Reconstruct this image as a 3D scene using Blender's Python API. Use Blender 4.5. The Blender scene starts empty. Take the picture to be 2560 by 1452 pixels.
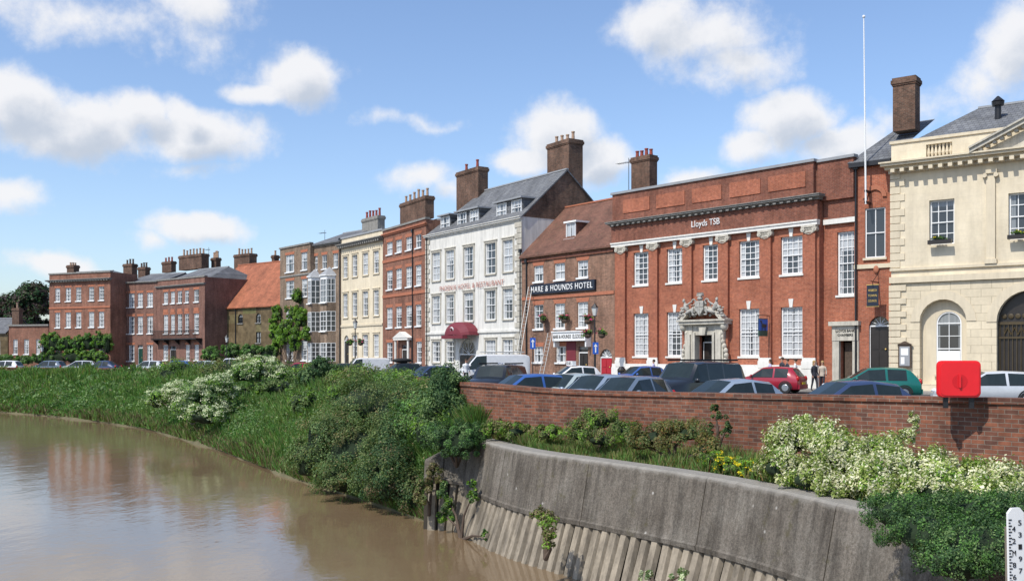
import bpy, math, random, bmesh
import numpy as np
from mathutils import Vector, Matrix
random.seed(7); rng=np.random.default_rng(7)
F=2489.;EYE=2.1;HY=888.;CX=1280.
S=bpy.context.scene; COL=S.collection
def wp(x,y,Z): return Vector(((x-CX)/F*Z, Z, EYE+(HY-y)/F*Z))
# ---------------------------------------------------------------- materials
class NT:
    def __init__(s,name):
        s.mat=bpy.data.materials.new(name); s.mat.use_nodes=True; s.t=s.mat.node_tree; s.t.nodes.clear()
        s.out=s.n('ShaderNodeOutputMaterial')
    def n(s,typ,**k):
        nd=s.t.nodes.new(typ)
        for a,b in k.items(): setattr(nd,a,b)
        return nd
    def l(s,a,b): s.t.links.new(a,b)
    def noise(s,vec,scale,detail=4,rough=.6):
        n=s.n('ShaderNodeTexNoise'); n.inputs['Scale'].default_value=scale; n.inputs['Detail'].default_value=detail; n.inputs['Roughness'].default_value=rough
        if vec is not None: s.l(vec,n.inputs['Vector'])
        return n.outputs['Fac']
    def ramp(s,fac,stops):
        r=s.n('ShaderNodeValToRGB'); e=r.color_ramp.elements
        while len(e)<len(stops): e.new(.5)
        for i,(p,c) in enumerate(stops):
            e[i].position=p; e[i].color=(c[0],c[1],c[2],1) if hasattr(c,'__len__') else (c,c,c,1)
        s.l(fac,r.inputs[0]); return r.outputs[0]
    def mix(s,fac,a,b,mode='MIX'):
        m=s.n('ShaderNodeMix',data_type='RGBA',blend_type=mode)
        for v,i in ((fac,0),(a,6),(b,7)):
            if hasattr(v,'is_linked'): s.l(v,m.inputs[i])
            elif i==0: m.inputs[0].default_value=v
            else: m.inputs[i].default_value=(v[0],v[1],v[2],1)
        return m.outputs[2]
    def math(s,op,a,b=0.,c=None):
        m=s.n('ShaderNodeMath',operation=op)
        for v,i in ((a,0),(b,1),(c,2)):
            if v is None: continue
            if hasattr(v,'is_linked'): s.l(v,m.inputs[i])
            else: m.inputs[i].default_value=v
        return m.outputs[0]
    def bsdf(s,col,rough=.8,metal=0,bump=None,bs=.3,bd=.02,spec=.5,coat=0):
        b=s.n('ShaderNodeBsdfPrincipled')
        if hasattr(col,'is_linked'): s.l(col,b.inputs['Base Color'])
        else: b.inputs['Base Color'].default_value=(*col,1)
        if hasattr(rough,'is_linked'): s.l(rough,b.inputs['Roughness'])
        else: b.inputs['Roughness'].default_value=rough
        b.inputs['Metallic'].default_value=metal; b.inputs['Specular IOR Level'].default_value=spec
        b.inputs['Coat Weight'].default_value=coat
        if bump is not None:
            bp=s.n('ShaderNodeBump'); bp.inputs['Strength'].default_value=bs; bp.inputs['Distance'].default_value=bd
            s.l(bump,bp.inputs['Height']); s.l(bp.outputs[0],b.inputs['Normal'])
        s.l(b.outputs[0],s.out.inputs[0]); return b
    def coord(s,k='Object'):
        return s.n('ShaderNodeTexCoord').outputs[k]
def wallvec(t,uv=False):
    if uv: return t.coord('UV')
    o=t.coord(); sp=t.n('ShaderNodeSeparateXYZ'); t.l(o,sp.inputs[0])
    c=t.n('ShaderNodeCombineXYZ'); t.l(t.math('ADD',sp.outputs[0],sp.outputs[1]),c.inputs[0]); t.l(sp.outputs[2],c.inputs[1])
    return c.outputs[0]
def stretch(t,vec,s):
    m=t.n('ShaderNodeVectorMath',operation='MULTIPLY'); t.l(vec,m.inputs[0]); m.inputs[1].default_value=s; return m.outputs[0]
def mul(c,k): return tuple(min(1,x*k) for x in c)
def mat_brick(name,c1,c2,mortar,bw=.23,bh=.078,ms=.01,uv=False,dark=.55,bump=.4,stain=1.,grain=.7):
    t=NT(name); v=wallvec(t,uv)
    b=t.n('ShaderNodeTexBrick'); t.l(v,b.inputs['Vector'])
    b.inputs['Color1'].default_value=(*c1,1); b.inputs['Color2'].default_value=(*c2,1); b.inputs['Mortar'].default_value=(*mortar,1)
    b.inputs['Scale'].default_value=1; b.inputs['Mortar Size'].default_value=ms; b.inputs['Brick Width'].default_value=bw; b.inputs['Row Height'].default_value=bh
    b.inputs['Mortar Smooth'].default_value=.3; b.inputs['Bias'].default_value=-.1
    n1=t.noise(v,.45,5,.65); n2=t.noise(stretch(t,v,(2.2,.35,1)),1.,4); n3=t.noise(v,6,3)
    c=t.mix(1.,b.outputs[0],t.ramp(n1,[(.3,dark),(.7,min(1.2,2.05-dark))]),'MULTIPLY')
    c=t.mix(.6*stain,c,t.ramp(n2,[(.35,.6),(.6,1.1)]),'MULTIPLY')
    c=t.mix(grain,c,t.ramp(n3,[(.3,.65),(.7,1.25)]),'MULTIPLY')
    t.bsdf(c,.9,bump=b.outputs['Fac'],bs=bump,bd=-.01,spec=.2); return t.mat
def mat_plain(name,c,rough=.7,var=.25,scale=1.5,bump=.15,streak=0,metal=0,spec=.4,coat=0):
    t=NT(name); v=t.coord()
    n=t.noise(v,scale,6,.65)
    col=t.mix(1.,t.ramp(n,[(.25,mul(c,1-var)),(.75,mul(c,1+var*.6))]),t.ramp(t.noise(v,scale*9,3),[(.3,1-var*.4),(.7,1.)]),'MULTIPLY')
    if streak: col=t.mix(streak,col,t.ramp(t.noise(stretch(t,v,(2.5,2.5,.22)),1.6,5,.7),[(.32,.35),(.58,1.)]),'MULTIPLY')
    t.bsdf(col,rough,metal=metal,bump=n if bump else None,bs=bump,bd=.03,spec=spec,coat=coat); return t.mat
def mat_roof(name,c,c2,bw=.25,bh=.14,moss=.3):
    t=NT(name); o=t.coord(); sp=t.n('ShaderNodeSeparateXYZ'); t.l(o,sp.inputs[0])
    cb=t.n('ShaderNodeCombineXYZ'); t.l(sp.outputs[0],cb.inputs[0]); t.l(sp.outputs[2],cb.inputs[1]); v=cb.outputs[0]
    b=t.n('ShaderNodeTexBrick'); t.l(v,b.inputs['Vector']); b.inputs['Color1'].default_value=(*c,1); b.inputs['Color2'].default_value=(*c2,1)
    b.inputs['Mortar'].default_value=(*mul(c,.4),1); b.inputs['Scale'].default_value=1; b.inputs['Mortar Size'].default_value=.014; b.inputs['Brick Width'].default_value=bw; b.inputs['Row Height'].default_value=bh
    col=t.mix(1.,b.outputs[0],t.ramp(t.noise(o,.7,6,.7),[(.3,.6),(.7,1.2)]),'MULTIPLY')
    col=t.mix(t.ramp(t.noise(o,2.3,5,.7),[(.55,0),(.75,moss)]),col,(.12,.11,.06))
    t.bsdf(col,.8,bump=b.outputs['Fac'],bs=.5,bd=-.02,spec=.3); return t.mat
def mat_leaf(name,c1,c2,c3=None,tr=.25):
    t=NT(name); g=t.n('ShaderNodeNewGeometry'); r=g.outputs['Random Per Island']
    st=[(0,c1),(.6,c2),(1,c3 or c2)]
    col=t.ramp(r,st)
    col=t.mix(1.,col,t.ramp(t.noise(t.coord(),1.3,3),[(.3,.65),(.7,1.35)]),'MULTIPLY')
    d=t.n('ShaderNodeBsdfPrincipled'); d.inputs['Roughness'].default_value=.6; d.inputs['Specular IOR Level'].default_value=.2; t.l(col,d.inputs['Base Color'])
    tt=t.n('ShaderNodeBsdfTranslucent'); t.l(t.mix(1.,col,(1.3,1.5,.6),'MULTIPLY'),tt.inputs[0])
    m=t.n('ShaderNodeMixShader'); m.inputs[0].default_value=tr; t.l(d.outputs[0],m.inputs[1]); t.l(tt.outputs[0],m.inputs[2]); t.l(m.outputs[0],t.out.inputs[0]); return t.mat
def mat_glass(name,dark,curt,amt):
    t=NT(name); g=t.coord('Generated'); sp=t.n('ShaderNodeSeparateXYZ'); t.l(g,sp.inputs[0])
    oi=t.n('ShaderNodeObjectInfo').outputs['Random']
    side=t.math('ABSOLUTE',t.math('SUBTRACT',sp.outputs[0],.5))
    th=t.math('MULTIPLY',oi,.5*(1.6-amt))
    m=t.math('GREATER_THAN',side,th)
    blind=t.math('GREATER_THAN',sp.outputs[2],t.math('ADD',t.math('MULTIPLY',t.math('FRACT',t.math('MULTIPLY',oi,17.3)),.9),.45))
    m=t.math('MAXIMUM',m,blind)
    fold=t.noise(stretch(t,t.coord(),(14,14,.4)),1.,2)
    cc=t.ramp(fold,[(.3,mul(curt,.6)),(.7,curt)])
    col=t.mix(t.math('MULTIPLY',m,.85),dark,cc)
    t.bsdf(col,.06,spec=.6,bump=t.noise(t.coord(),2.,2),bs=.04,bd=.05); return t.mat
def mat_paint(name,c,metal=.0): 
    t=NT(name); n=t.noise(t.coord(),3,5,.7)
    t.bsdf(t.ramp(n,[(.3,mul(c,.85)),(.7,c)]),.32,metal=metal,coat=.5,spec=.45); return t.mat
M={}
M['lloyd']=mat_brick('orange red brick',(.39,.122,.064),(.30,.088,.05),(.34,.20,.14),dark=.78,stain=.5)
M['lloyd2']=mat_brick('dark red brick',(.26,.09,.055),(.19,.065,.045),(.24,.16,.12),dark=.7)
M['pub']=mat_brick('mid brown brick',(.30,.155,.10),(.19,.10,.068),(.31,.24,.18),dark=.7)
M['brown']=mat_brick('brown brick',(.24,.115,.08),(.16,.075,.055),(.25,.19,.15),dark=.65)
M['buff']=mat_brick('grey buff brick',(.28,.19,.13),(.195,.13,.09),(.29,.25,.19),dark=.65)
M['red']=mat_brick('weathered red brick',(.30,.12,.075),(.22,.09,.06),(.28,.21,.16),dark=.65)
M['wine']=mat_brick('plum red brick',(.25,.115,.085),(.19,.09,.07),(.24,.18,.14),dark=.7)
M['river']=mat_brick('river wall brick',(.26,.10,.058),(.11,.055,.042),(.23,.18,.14),bw=.235,bh=.082,ms=.008,uv=True,dark=.6,bump=.6)
M['chim']=mat_brick('sooty chimney brick',(.20,.105,.07),(.10,.06,.045),(.21,.17,.13),dark=.45)
M['gauged']=mat_plain('orange rubbed brick',(.42,.155,.085),.8,.25,6)
M['stone']=mat_plain('cream ashlar stone',(.65,.56,.405),.8,.1,.8,.15,.22)
M['ashlar']=mat_brick('coursed cream stone',(.65,.56,.405),(.58,.50,.36),(.38,.32,.22),bw=1.05,bh=.44,ms=.011,dark=.9,stain=.3,bump=.7,grain=.15)
M['ashf']=mat_brick('fine ashlar stone',(.66,.575,.425),(.64,.555,.405),(.55,.475,.345),bw=.8,bh=.36,ms=.004,dark=.9,stain=.4,bump=.15,grain=.12)
M['white']=mat_plain('white painted stone',(.74,.72,.66),.7,.1,2,.1,.2)
M['render']=mat_plain('off white render',(.71,.69,.63),.85,.1,1.2,.1,.4)
M['dirty']=mat_plain('weathered cream stone',(.57,.53,.44),.85,.25,1.8,.2,.5)
M['carved']=mat_plain('grey weathered carved stone',(.46,.44,.39),.9,.5,7,.6,.3)
M['grey']=mat_plain('grey weathered stone',(.27,.26,.235),.85,.3,3,.3,.4)
M['lead']=mat_plain('lead sheet',(.30,.31,.32),.6,.2,2)
M['frame']=mat_plain('white gloss paint',(.78,.78,.76),.4,.06,3,0)
M['black']=mat_plain('black iron paint',(.02,.02,.022),.4,.3,3,0)
M['slate']=mat_roof('grey slate',(.18,.185,.19),(.13,.135,.145),.3,.2,.35)
M['tile']=mat_roof('brown clay tile',(.22,.105,.072),(.155,.078,.055),.18,.12,.5)
M['pan']=mat_roof('orange pantile',(.42,.145,.075),(.32,.115,.06),.24,.2,.25)
M['pot']=mat_plain('clay chimney pot',(.42,.28,.19),.8,.3,6)
M['potr']=mat_plain('red chimney pot',(.30,.07,.05),.8,.3,6)
M['potd']=mat_plain('sooty chimney pot',(.13,.10,.08),.8,.3,6)
M['glass']=mat_glass('sash window glass',(.05,.06,.07),(.60,.62,.63),.9)
M['glassd']=mat_glass('dark window glass',(.035,.04,.045),(.3,.32,.33),.25)
M['door']=mat_plain('dark door paint',(.03,.025,.022),.35,.3,2,0)
M['green']=mat_plain('dark green door',(.02,.07,.05),.35,.2,2,0)
M['redd']=mat_plain('red door paint',(.38,.02,.03),.4,.1,2,0)
M['maroon']=mat_plain('maroon canopy canvas',(.17,.025,.035),.6,.15,2,.1)
M['crimson']=mat_plain('faded red letters',(.46,.17,.13),.6,.3,2,0)
M['muted']=mat_plain('pale metal letters',(.72,.71,.69),.5,.1,2,0)
M['blue']=mat_plain('blue enamel sign',(.02,.10,.45),.4,.05,2,0)
M['signblack']=mat_plain('black signboard',(.015,.02,.035),.4,.1,2,0)
M['gold']=mat_plain('gold letters',(.65,.45,.12),.4,.1,2,0)
M['bronze']=mat_plain('dull bronze gate',(.07,.05,.022),.5,.3,2,0)
M['alu']=mat_plain('aluminium ladder',(.42,.42,.40),.5,.1,5,0,metal=.3)
M['lamp']=mat_plain('frosted lamp glass',(.65,.66,.62),.2,.1,3,0)
M['plastic']=mat_plain('bright red plastic',(.75,.012,.02),.35,.1,1.5,.05,coat=.2)
M['flowerp']=mat_plain('pink petals',(.65,.06,.18),.6,.4,20,0)
M['carglass']=mat_plain('tinted car glass',(.022,.032,.032),.08,.3,2,0,spec=.4)
M['rubber']=mat_plain('black rubber',(.02,.02,.02),.8,.2,5,0)
M['alloy']=mat_plain('alloy wheel metal',(.45,.46,.47),.3,.1,5,0,metal=.8)
M['lens']=mat_plain('clear lamp lens',(.75,.77,.78),.1,.1,8,0)
M['rlens']=mat_plain('red lamp lens',(.45,.01,.01),.15,.2,8,0)
M['yplate']=mat_plain('yellow plate',(.75,.55,.03),.4,.05,8,0)
M['bark']=mat_plain('bark',(.10,.07,.05),.9,.4,6,.5)
M['asphalt']=mat_plain('asphalt',(.055,.055,.058),.9,.3,1.2,.2)
M['paving']=mat_plain('paving slabs',(.30,.28,.25),.85,.2,2,.2)
def G(n,a,b,c=None,tr=.3,k=1.45): M[n]=mat_leaf('leaves '+n,mul(a,k),mul(b,k),mul(c or b,k),tr)
G('olive',(.04,.062,.02),(.08,.115,.035),(.13,.155,.06))
G('dark',(.016,.037,.016),(.032,.07,.025),(.06,.10,.04))
G('bright',(.05,.12,.012),(.12,.23,.025),(.2,.30,.05))
G('elder',(.045,.085,.028),(.09,.145,.05),(.15,.205,.08))
G('cream',(.44,.43,.22),(.58,.57,.36),(.72,.71,.52),.15,1)
G('creamg',(.12,.19,.035),(.26,.33,.08),(.4,.45,.15),.25,1)
G('pale',(.36,.42,.22),(.50,.54,.33),(.64,.65,.46),.15,1)
G('rust',(.16,.07,.03),(.12,.12,.035),(.17,.17,.04),.25,1.2)
G('straw',(.17,.14,.07),(.12,.13,.04),(.24,.2,.1),.25,1.2)
G('yellow',(.7,.48,.01),(.75,.6,.02),(.8,.65,.05),.1,1)
G('purple',(.025,.015,.018),(.045,.03,.028),(.06,.06,.03))
G('grassa',(.05,.09,.022),(.09,.145,.035),(.14,.19,.055))
G('grassb',(.04,.09,.025),(.075,.165,.036),(.115,.22,.055))
G('brown',(.07,.05,.025),(.12,.09,.05),(.1,.1,.04),.1)
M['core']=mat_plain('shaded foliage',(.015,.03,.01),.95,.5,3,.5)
M['gapdark']=mat_plain('painted pile gap shade',(.05,.042,.032),.95,.4,3,.3)  # near-black tone puts the shade of the pile gaps into the colour
# ---------------------------------------------------------------- mesh helpers
def link(o,parent=None,loc=None):
    COL.objects.link(o)
    if parent is not None: o.parent=parent
    if loc is not None: o.location=loc
    return o
def empty(name,loc=(0,0,0),rot=0,parent=None):
    o=bpy.data.objects.new(name,None); o.empty_display_size=.3; link(o,parent,loc); o.rotation_euler=(0,0,rot); return o
def top(o,label,cat,group=None,kind=None):
    o['label']=label; o['category']=cat
    if group: o['group']=group
    if kind: o['kind']=kind
    return o
class MB:
    def __init__(s): s.v=[];s.f=[];s.m=[]
    def add(s,vs,fs,m=0):
        o=len(s.v); s.v+=[tuple(v) for v in vs]
        for f in fs: s.f.append(tuple(o+i for i in f)); s.m.append(m)
    def box(s,x0,x1,y0,y1,z0,z1,m=0):
        s.add([(x0,y0,z0),(x1,y0,z0),(x1,y1,z0),(x0,y1,z0),(x0,y0,z1),(x1,y0,z1),(x1,y1,z1),(x0,y1,z1)],
          [(0,3,2,1),(4,5,6,7),(0,1,5,4),(1,2,6,5),(2,3,7,6),(3,0,4,7)],m)
    def cyl(s,p0,p1,r0,r1=None,n=10,m=0):
        if r1 is None: r1=r0
        p0=Vector(p0);p1=Vector(p1); d=(p1-p0).normalized(); a=d.orthogonal().normalized(); b=d.cross(a)
        vs=[];
        for p,r in ((p0,r0),(p1,r1)):
            for i in range(n):
                t=2*math.pi*i/n; vs.append(p+(a*math.cos(t)+b*math.sin(t))*r)
        fs=[(i,(i+1)%n,n+(i+1)%n,n+i) for i in range(n)]+[tuple(range(n-1,-1,-1)),tuple(range(n,2*n))]
        s.add(vs,fs,m)
    def prism(s,poly,ax,t0,t1,m=0):
        def P(a,b,t): return {'x':(t,a,b),'y':(a,t,b),'z':(a,b,t)}[ax]
        n=len(poly); vs=[P(a,b,t0) for a,b in poly]+[P(a,b,t1) for a,b in poly]
        s.add(vs,[tuple(range(n)),tuple(range(2*n-1,n-1,-1))]+[(i,n+i,n+(i+1)%n,(i+1)%n) for i in range(n)],m)
    def ell(s,c,r,m=0,n=10,k=7,rot=None):
        vs=[];fs=[]
        for j in range(k+1):
            ph=math.pi*j/k
            for i in range(n):
                t=2*math.pi*i/n; p=Vector((r[0]*math.sin(ph)*math.cos(t),r[1]*math.sin(ph)*math.sin(t),r[2]*math.cos(ph)))
                if rot: p=rot@p
                vs.append(p+Vector(c))
        for j in range(k):
            for i in range(n): fs.append((j*n+i,(j+1)*n+i,(j+1)*n+(i+1)%n,j*n+(i+1)%n))
        s.add(vs,fs,m)
    def obj(s,name,parent,mats,loc=(0,0,0),smooth=None,rot=0):
        me=bpy.data.meshes.new(name); me.from_pydata(s.v,[],s.f)
        for m in (mats if isinstance(mats,list) else [mats]): me.materials.append(M[m] if isinstance(m,str) else m)
        me.polygons.foreach_set('material_index',s.m)
        if smooth is not None:
            me.polygons.foreach_set('use_smooth',[True]*len(s.f)); me.update(); me.set_sharp_from_angle(angle=math.radians(smooth))
        o=bpy.data.objects.new(name,me); link(o,parent,loc); o.rotation_euler=(0,0,rot); return o
def quads(name,V,mi,mats,parent=None,loc=(0,0,0)):
    n=len(V); me=bpy.data.meshes.new(name); me.vertices.add(n*4); me.vertices.foreach_set('co',V.reshape(-1).astype(np.float32))
    me.loops.add(n*4); me.loops.foreach_set('vertex_index',np.arange(n*4,dtype=np.int32))
    me.polygons.add(n); me.polygons.foreach_set('loop_start',np.arange(0,n*4,4,dtype=np.int32)); me.polygons.foreach_set('loop_total',np.full(n,4,dtype=np.int32))
    me.polygons.foreach_set('material_index',mi.astype(np.int32))
    for m in mats: me.materials.append(M[m])
    me.update(calc_edges=True); o=bpy.data.objects.new(name,me); link(o,parent,loc); return o
def unit(a): return a/np.maximum(np.linalg.norm(a,axis=-1,keepdims=True),1e-6)
def leafq(pos,nrm,l,asp):
    n=len(pos); t1=unit(np.cross(nrm,rng.normal(size=(n,3)))); t2=np.cross(nrm,t1)
    L=(l*rng.uniform(.6,1.3,n))[:,None]
    return np.stack([pos-t1*L,pos+t2*L*asp,pos+t1*L,pos-t2*L*asp],1)
def spherequads(k=7):
    out=[]
    g=np.linspace(-1,1,k)
    for ax in range(3):
        for sg in (-1,1):
            for i in range(k-1):
                for j in range(k-1):
                    q=[]
                    for a,b in ((i,j),(i+1,j),(i+1,j+1),(i,j+1)):
                        p=[0,0,0]; p[ax]=sg; p[(ax+1)%3]=g[a]; p[(ax+2)%3]=g[b]; q.append(p)
                    out.append(q)
    return unit(np.array(out,float))
SQ=spherequads()
def foliage(name,origin,blobs,n,leaf,mats,w=None,asp=.5,clump=.38,core=.62,fl=0,flsize=.12,parent=None,spiky=0,kc=26):
    o=np.array(origin); bl=np.array(blobs,float); area=(bl[:,3]*bl[:,5]+bl[:,4]*bl[:,5]+bl[:,3]*bl[:,4]); pr=area/area.sum()
    cc=[];cr=[];cb=[]
    for i,b in enumerate(bl):
        u=unit(rng.normal(size=(kc,3))); u[:,2]=np.where(u[:,2]<-.5,-u[:,2],u[:,2])
        rr=rng.uniform(.55,1.0,kc)[:,None]
        cc.append(b[:3]+u*b[3:6]*rr); cr.append(np.full(kc,min(b[3:6]))*clump*rng.uniform(.6,1.35,kc)); cb.append(np.full(kc,i))
    cc=np.concatenate(cc);cr=np.concatenate(cr);cb=np.concatenate(cb)
    p=pr[cb]; p/=p.sum(); idx=rng.choice(len(cc),n,p=p)
    u=unit(rng.normal(size=(n,3))); pos=cc[idx]+u*(cr[idx]*rng.uniform(.35,1.,n)**.5)[:,None]
    if spiky: pos[:,2]+=spiky*rng.random(n)**3
    nr=unit(.9*unit(pos-bl[cb[idx],:3])+.5*u+.55*rng.normal(size=(n,3))+np.array([0,0,.25]))
    V=leafq(pos,nr,leaf,asp); nm=len(mats)-1-(1 if fl else 0)
    ww=w or [1/nm]*nm; mi=rng.choice(nm,n,p=np.array(ww)/sum(ww))
    cm=rng.choice(nm,len(cc),p=np.array(ww)/sum(ww)); k=rng.random(n)<.55; mi=np.where(k,cm[idx],mi)
    Vs=[V];ms=[mi]
    if fl:
        m=int(n*fl); heads=max(6,m//26); hi=rng.choice(len(cc),heads,p=p)
        hu=unit(rng.normal(size=(heads,3))+np.array([-.3,-.5,.8])); hp=cc[hi]+hu*(cr[hi])[:,None]*1.02
        j=rng.integers(0,heads,m); q=hp[j]+rng.normal(size=(m,3))*flsize*np.array([.5,.5,.2])
        Vs.append(leafq(q,unit(hu[j]+.4*rng.normal(size=(m,3))),leaf*.5,.8)); ms.append(np.full(m,nm))
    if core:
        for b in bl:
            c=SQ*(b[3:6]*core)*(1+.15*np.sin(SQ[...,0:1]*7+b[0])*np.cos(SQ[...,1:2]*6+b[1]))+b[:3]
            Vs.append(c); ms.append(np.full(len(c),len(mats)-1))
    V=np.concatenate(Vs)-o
    return quads(name,V,np.concatenate(ms),mats,parent,(0,0,0) if parent else tuple(o))
def stems(mb,base,tops,r=.04):
    for t in tops: 
        mid=(Vector(base)+Vector(t))/2+Vector((random.uniform(-.1,.1),random.uniform(-.1,.1),.05))
        mb.cyl(base,mid,r,r*.6,6); mb.cyl(mid,t,r*.6,r*.25,6)
def text(s,parent,mat,cx,cz,w,h,y,name='lettering',ext=.02,thin=0,sp=1.):
    cu=bpy.data.curves.new('t','FONT'); cu.body=s; cu.extrude=ext; cu.align_x='LEFT'; cu.resolution_u=3; cu.offset=-thin; cu.space_character=sp
    ob=bpy.data.objects.new('t',cu); COL.objects.link(ob); bpy.context.view_layer.update()
    me=bpy.data.meshes.new_from_object(ob.evaluated_get(bpy.context.evaluated_depsgraph_get())); bpy.data.objects.remove(ob)
    n=len(me.vertices); co=np.zeros(n*3); me.vertices.foreach_get('co',co); co=co.reshape(-1,3)
    mn=co.min(0);mx=co.max(0); sx=w/(mx[0]-mn[0]); sz=h/(mx[1]-mn[1])
    new=np.stack([(co[:,0]-(mn[0]+mx[0])/2)*sx,-co[:,2],(co[:,1]-(mn[1]+mx[1])/2)*sz],1)
    me.vertices.foreach_set('co',new.reshape(-1)); me.materials.clear(); me.materials.append(M[mat]); me.update()
    o=bpy.data.objects.new(name,me); link(o,parent,(cx,y,cz)); return o
# ---------------------------------------------------------------- building frame
class Bd:
    def __init__(s,name,label,xL,ZL,xR,ZR,cat='building',ext=0):
        s.pl=Vector(((xL-CX)/F*ZL,ZL)); pr=Vector(((xR-CX)/F*ZR,ZR)); s.d=(pr-s.pl).normalized(); s.W=(pr-s.pl).length+ext
        s.yv=Vector((-s.d.y,s.d.x)); s.rot=math.atan2(s.d.y,s.d.x)
        s.root=empty(name,(s.pl.x,s.pl.y,0),s.rot); top(s.root,label,cat)
    def uz(s,x,y=888,v=0):
        tx=(x-CX)/F; p=s.pl+s.yv*v
        u=(p.x-tx*p.y)/(tx*s.d.y-s.d.x); Z=p.y+u*s.d.y
        return u,EYE+(HY-y)/F*Z
    def world(s,u,v,z): q=s.pl+s.d*u+s.yv*v; return Vector((q.x,q.y,z))
def arcpts(u0,u1,z1,n=12):
    r=(u1-u0)/2; c=(u0+u1)/2; zs=z1-r
    return [(c-r*math.cos(math.pi*i/n),zs+r*math.sin(math.pi*i/n)) for i in range(n+1)]
def wall(B,u0,u1,z0,z1,v0,v1,ops,mat,name='wall',rev=.16,back=True):
    mb=MB(); us=sorted({u0,u1,*[o[0] for o in ops],*[o[1] for o in ops]}); zs=sorted({z0,z1,*[o[2] for o in ops],*[o[3] for o in ops]})
    for i in range(len(us)-1):
        for j in range(len(zs)-1):
            cu=(us[i]+us[i+1])/2; cz=(zs[j]+zs[j+1])/2
            if any(o[0]<cu<o[1] and o[2]<cz<o[3] for o in ops): continue
            mb.add([(us[i],v0,zs[j]),(us[i+1],v0,zs[j]),(us[i+1],v0,zs[j+1]),(us[i],v0,zs[j+1])],[(0,1,2,3)])
    for o in ops:
        a,b,c,d=o[:4]; r=v0+rev
        if len(o)>4 and o[4]:
            P=arcpts(a,b,d); n=len(P); h=n//2
            mb.add([(a,v0,d)]+[(p[0],v0,p[1]) for p in P[:h+1]],[(0,i+2,i+1) for i in range(h)])
            mb.add([(b,v0,d)]+[(p[0],v0,p[1]) for p in P[h:]],[(0,i+2,i+1) for i in range(h)])
            for i in range(n-1): mb.add([(P[i][0],v0,P[i][1]),(P[i+1][0],v0,P[i+1][1]),(P[i+1][0],r,P[i+1][1]),(P[i][0],r,P[i][1])],[(0,1,2,3)])
            d2=P[0][1]
        else:
            d2=d; mb.add([(a,v0,d),(b,v0,d),(b,r,d),(a,r,d)],[(0,1,2,3)])
        mb.add([(a,v0,c),(b,v0,c),(b,r,c),(a,r,c)],[(3,2,1,0)])
        mb.add([(a,v0,c),(a,r,c),(a,r,d2),(a,v0,d2)],[(0,1,2,3)])
        mb.add([(b,v0,c),(b,r,c),(b,r,d2),(b,v0,d2)],[(3,2,1,0)])
    if back:
        mb.add([(u0,v0,z0),(u0,v1,z0),(u0,v1,z1),(u0,v0,z1)],[(3,2,1,0)]); mb.add([(u1,v0,z0),(u1,v1,z0),(u1,v1,z1),(u1,v0,z1)],[(0,1,2,3)])
        mb.add([(u0,v1,z0),(u1,v1,z0),(u1,v1,z1),(u0,v1,z1)],[(3,2,1,0)]); mb.add([(u0,v0,z1),(u1,v0,z1),(u1,v1,z1),(u0,v1,z1)],[(0,1,2,3)])
    return mb.obj(name,B.root,mat)
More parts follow.
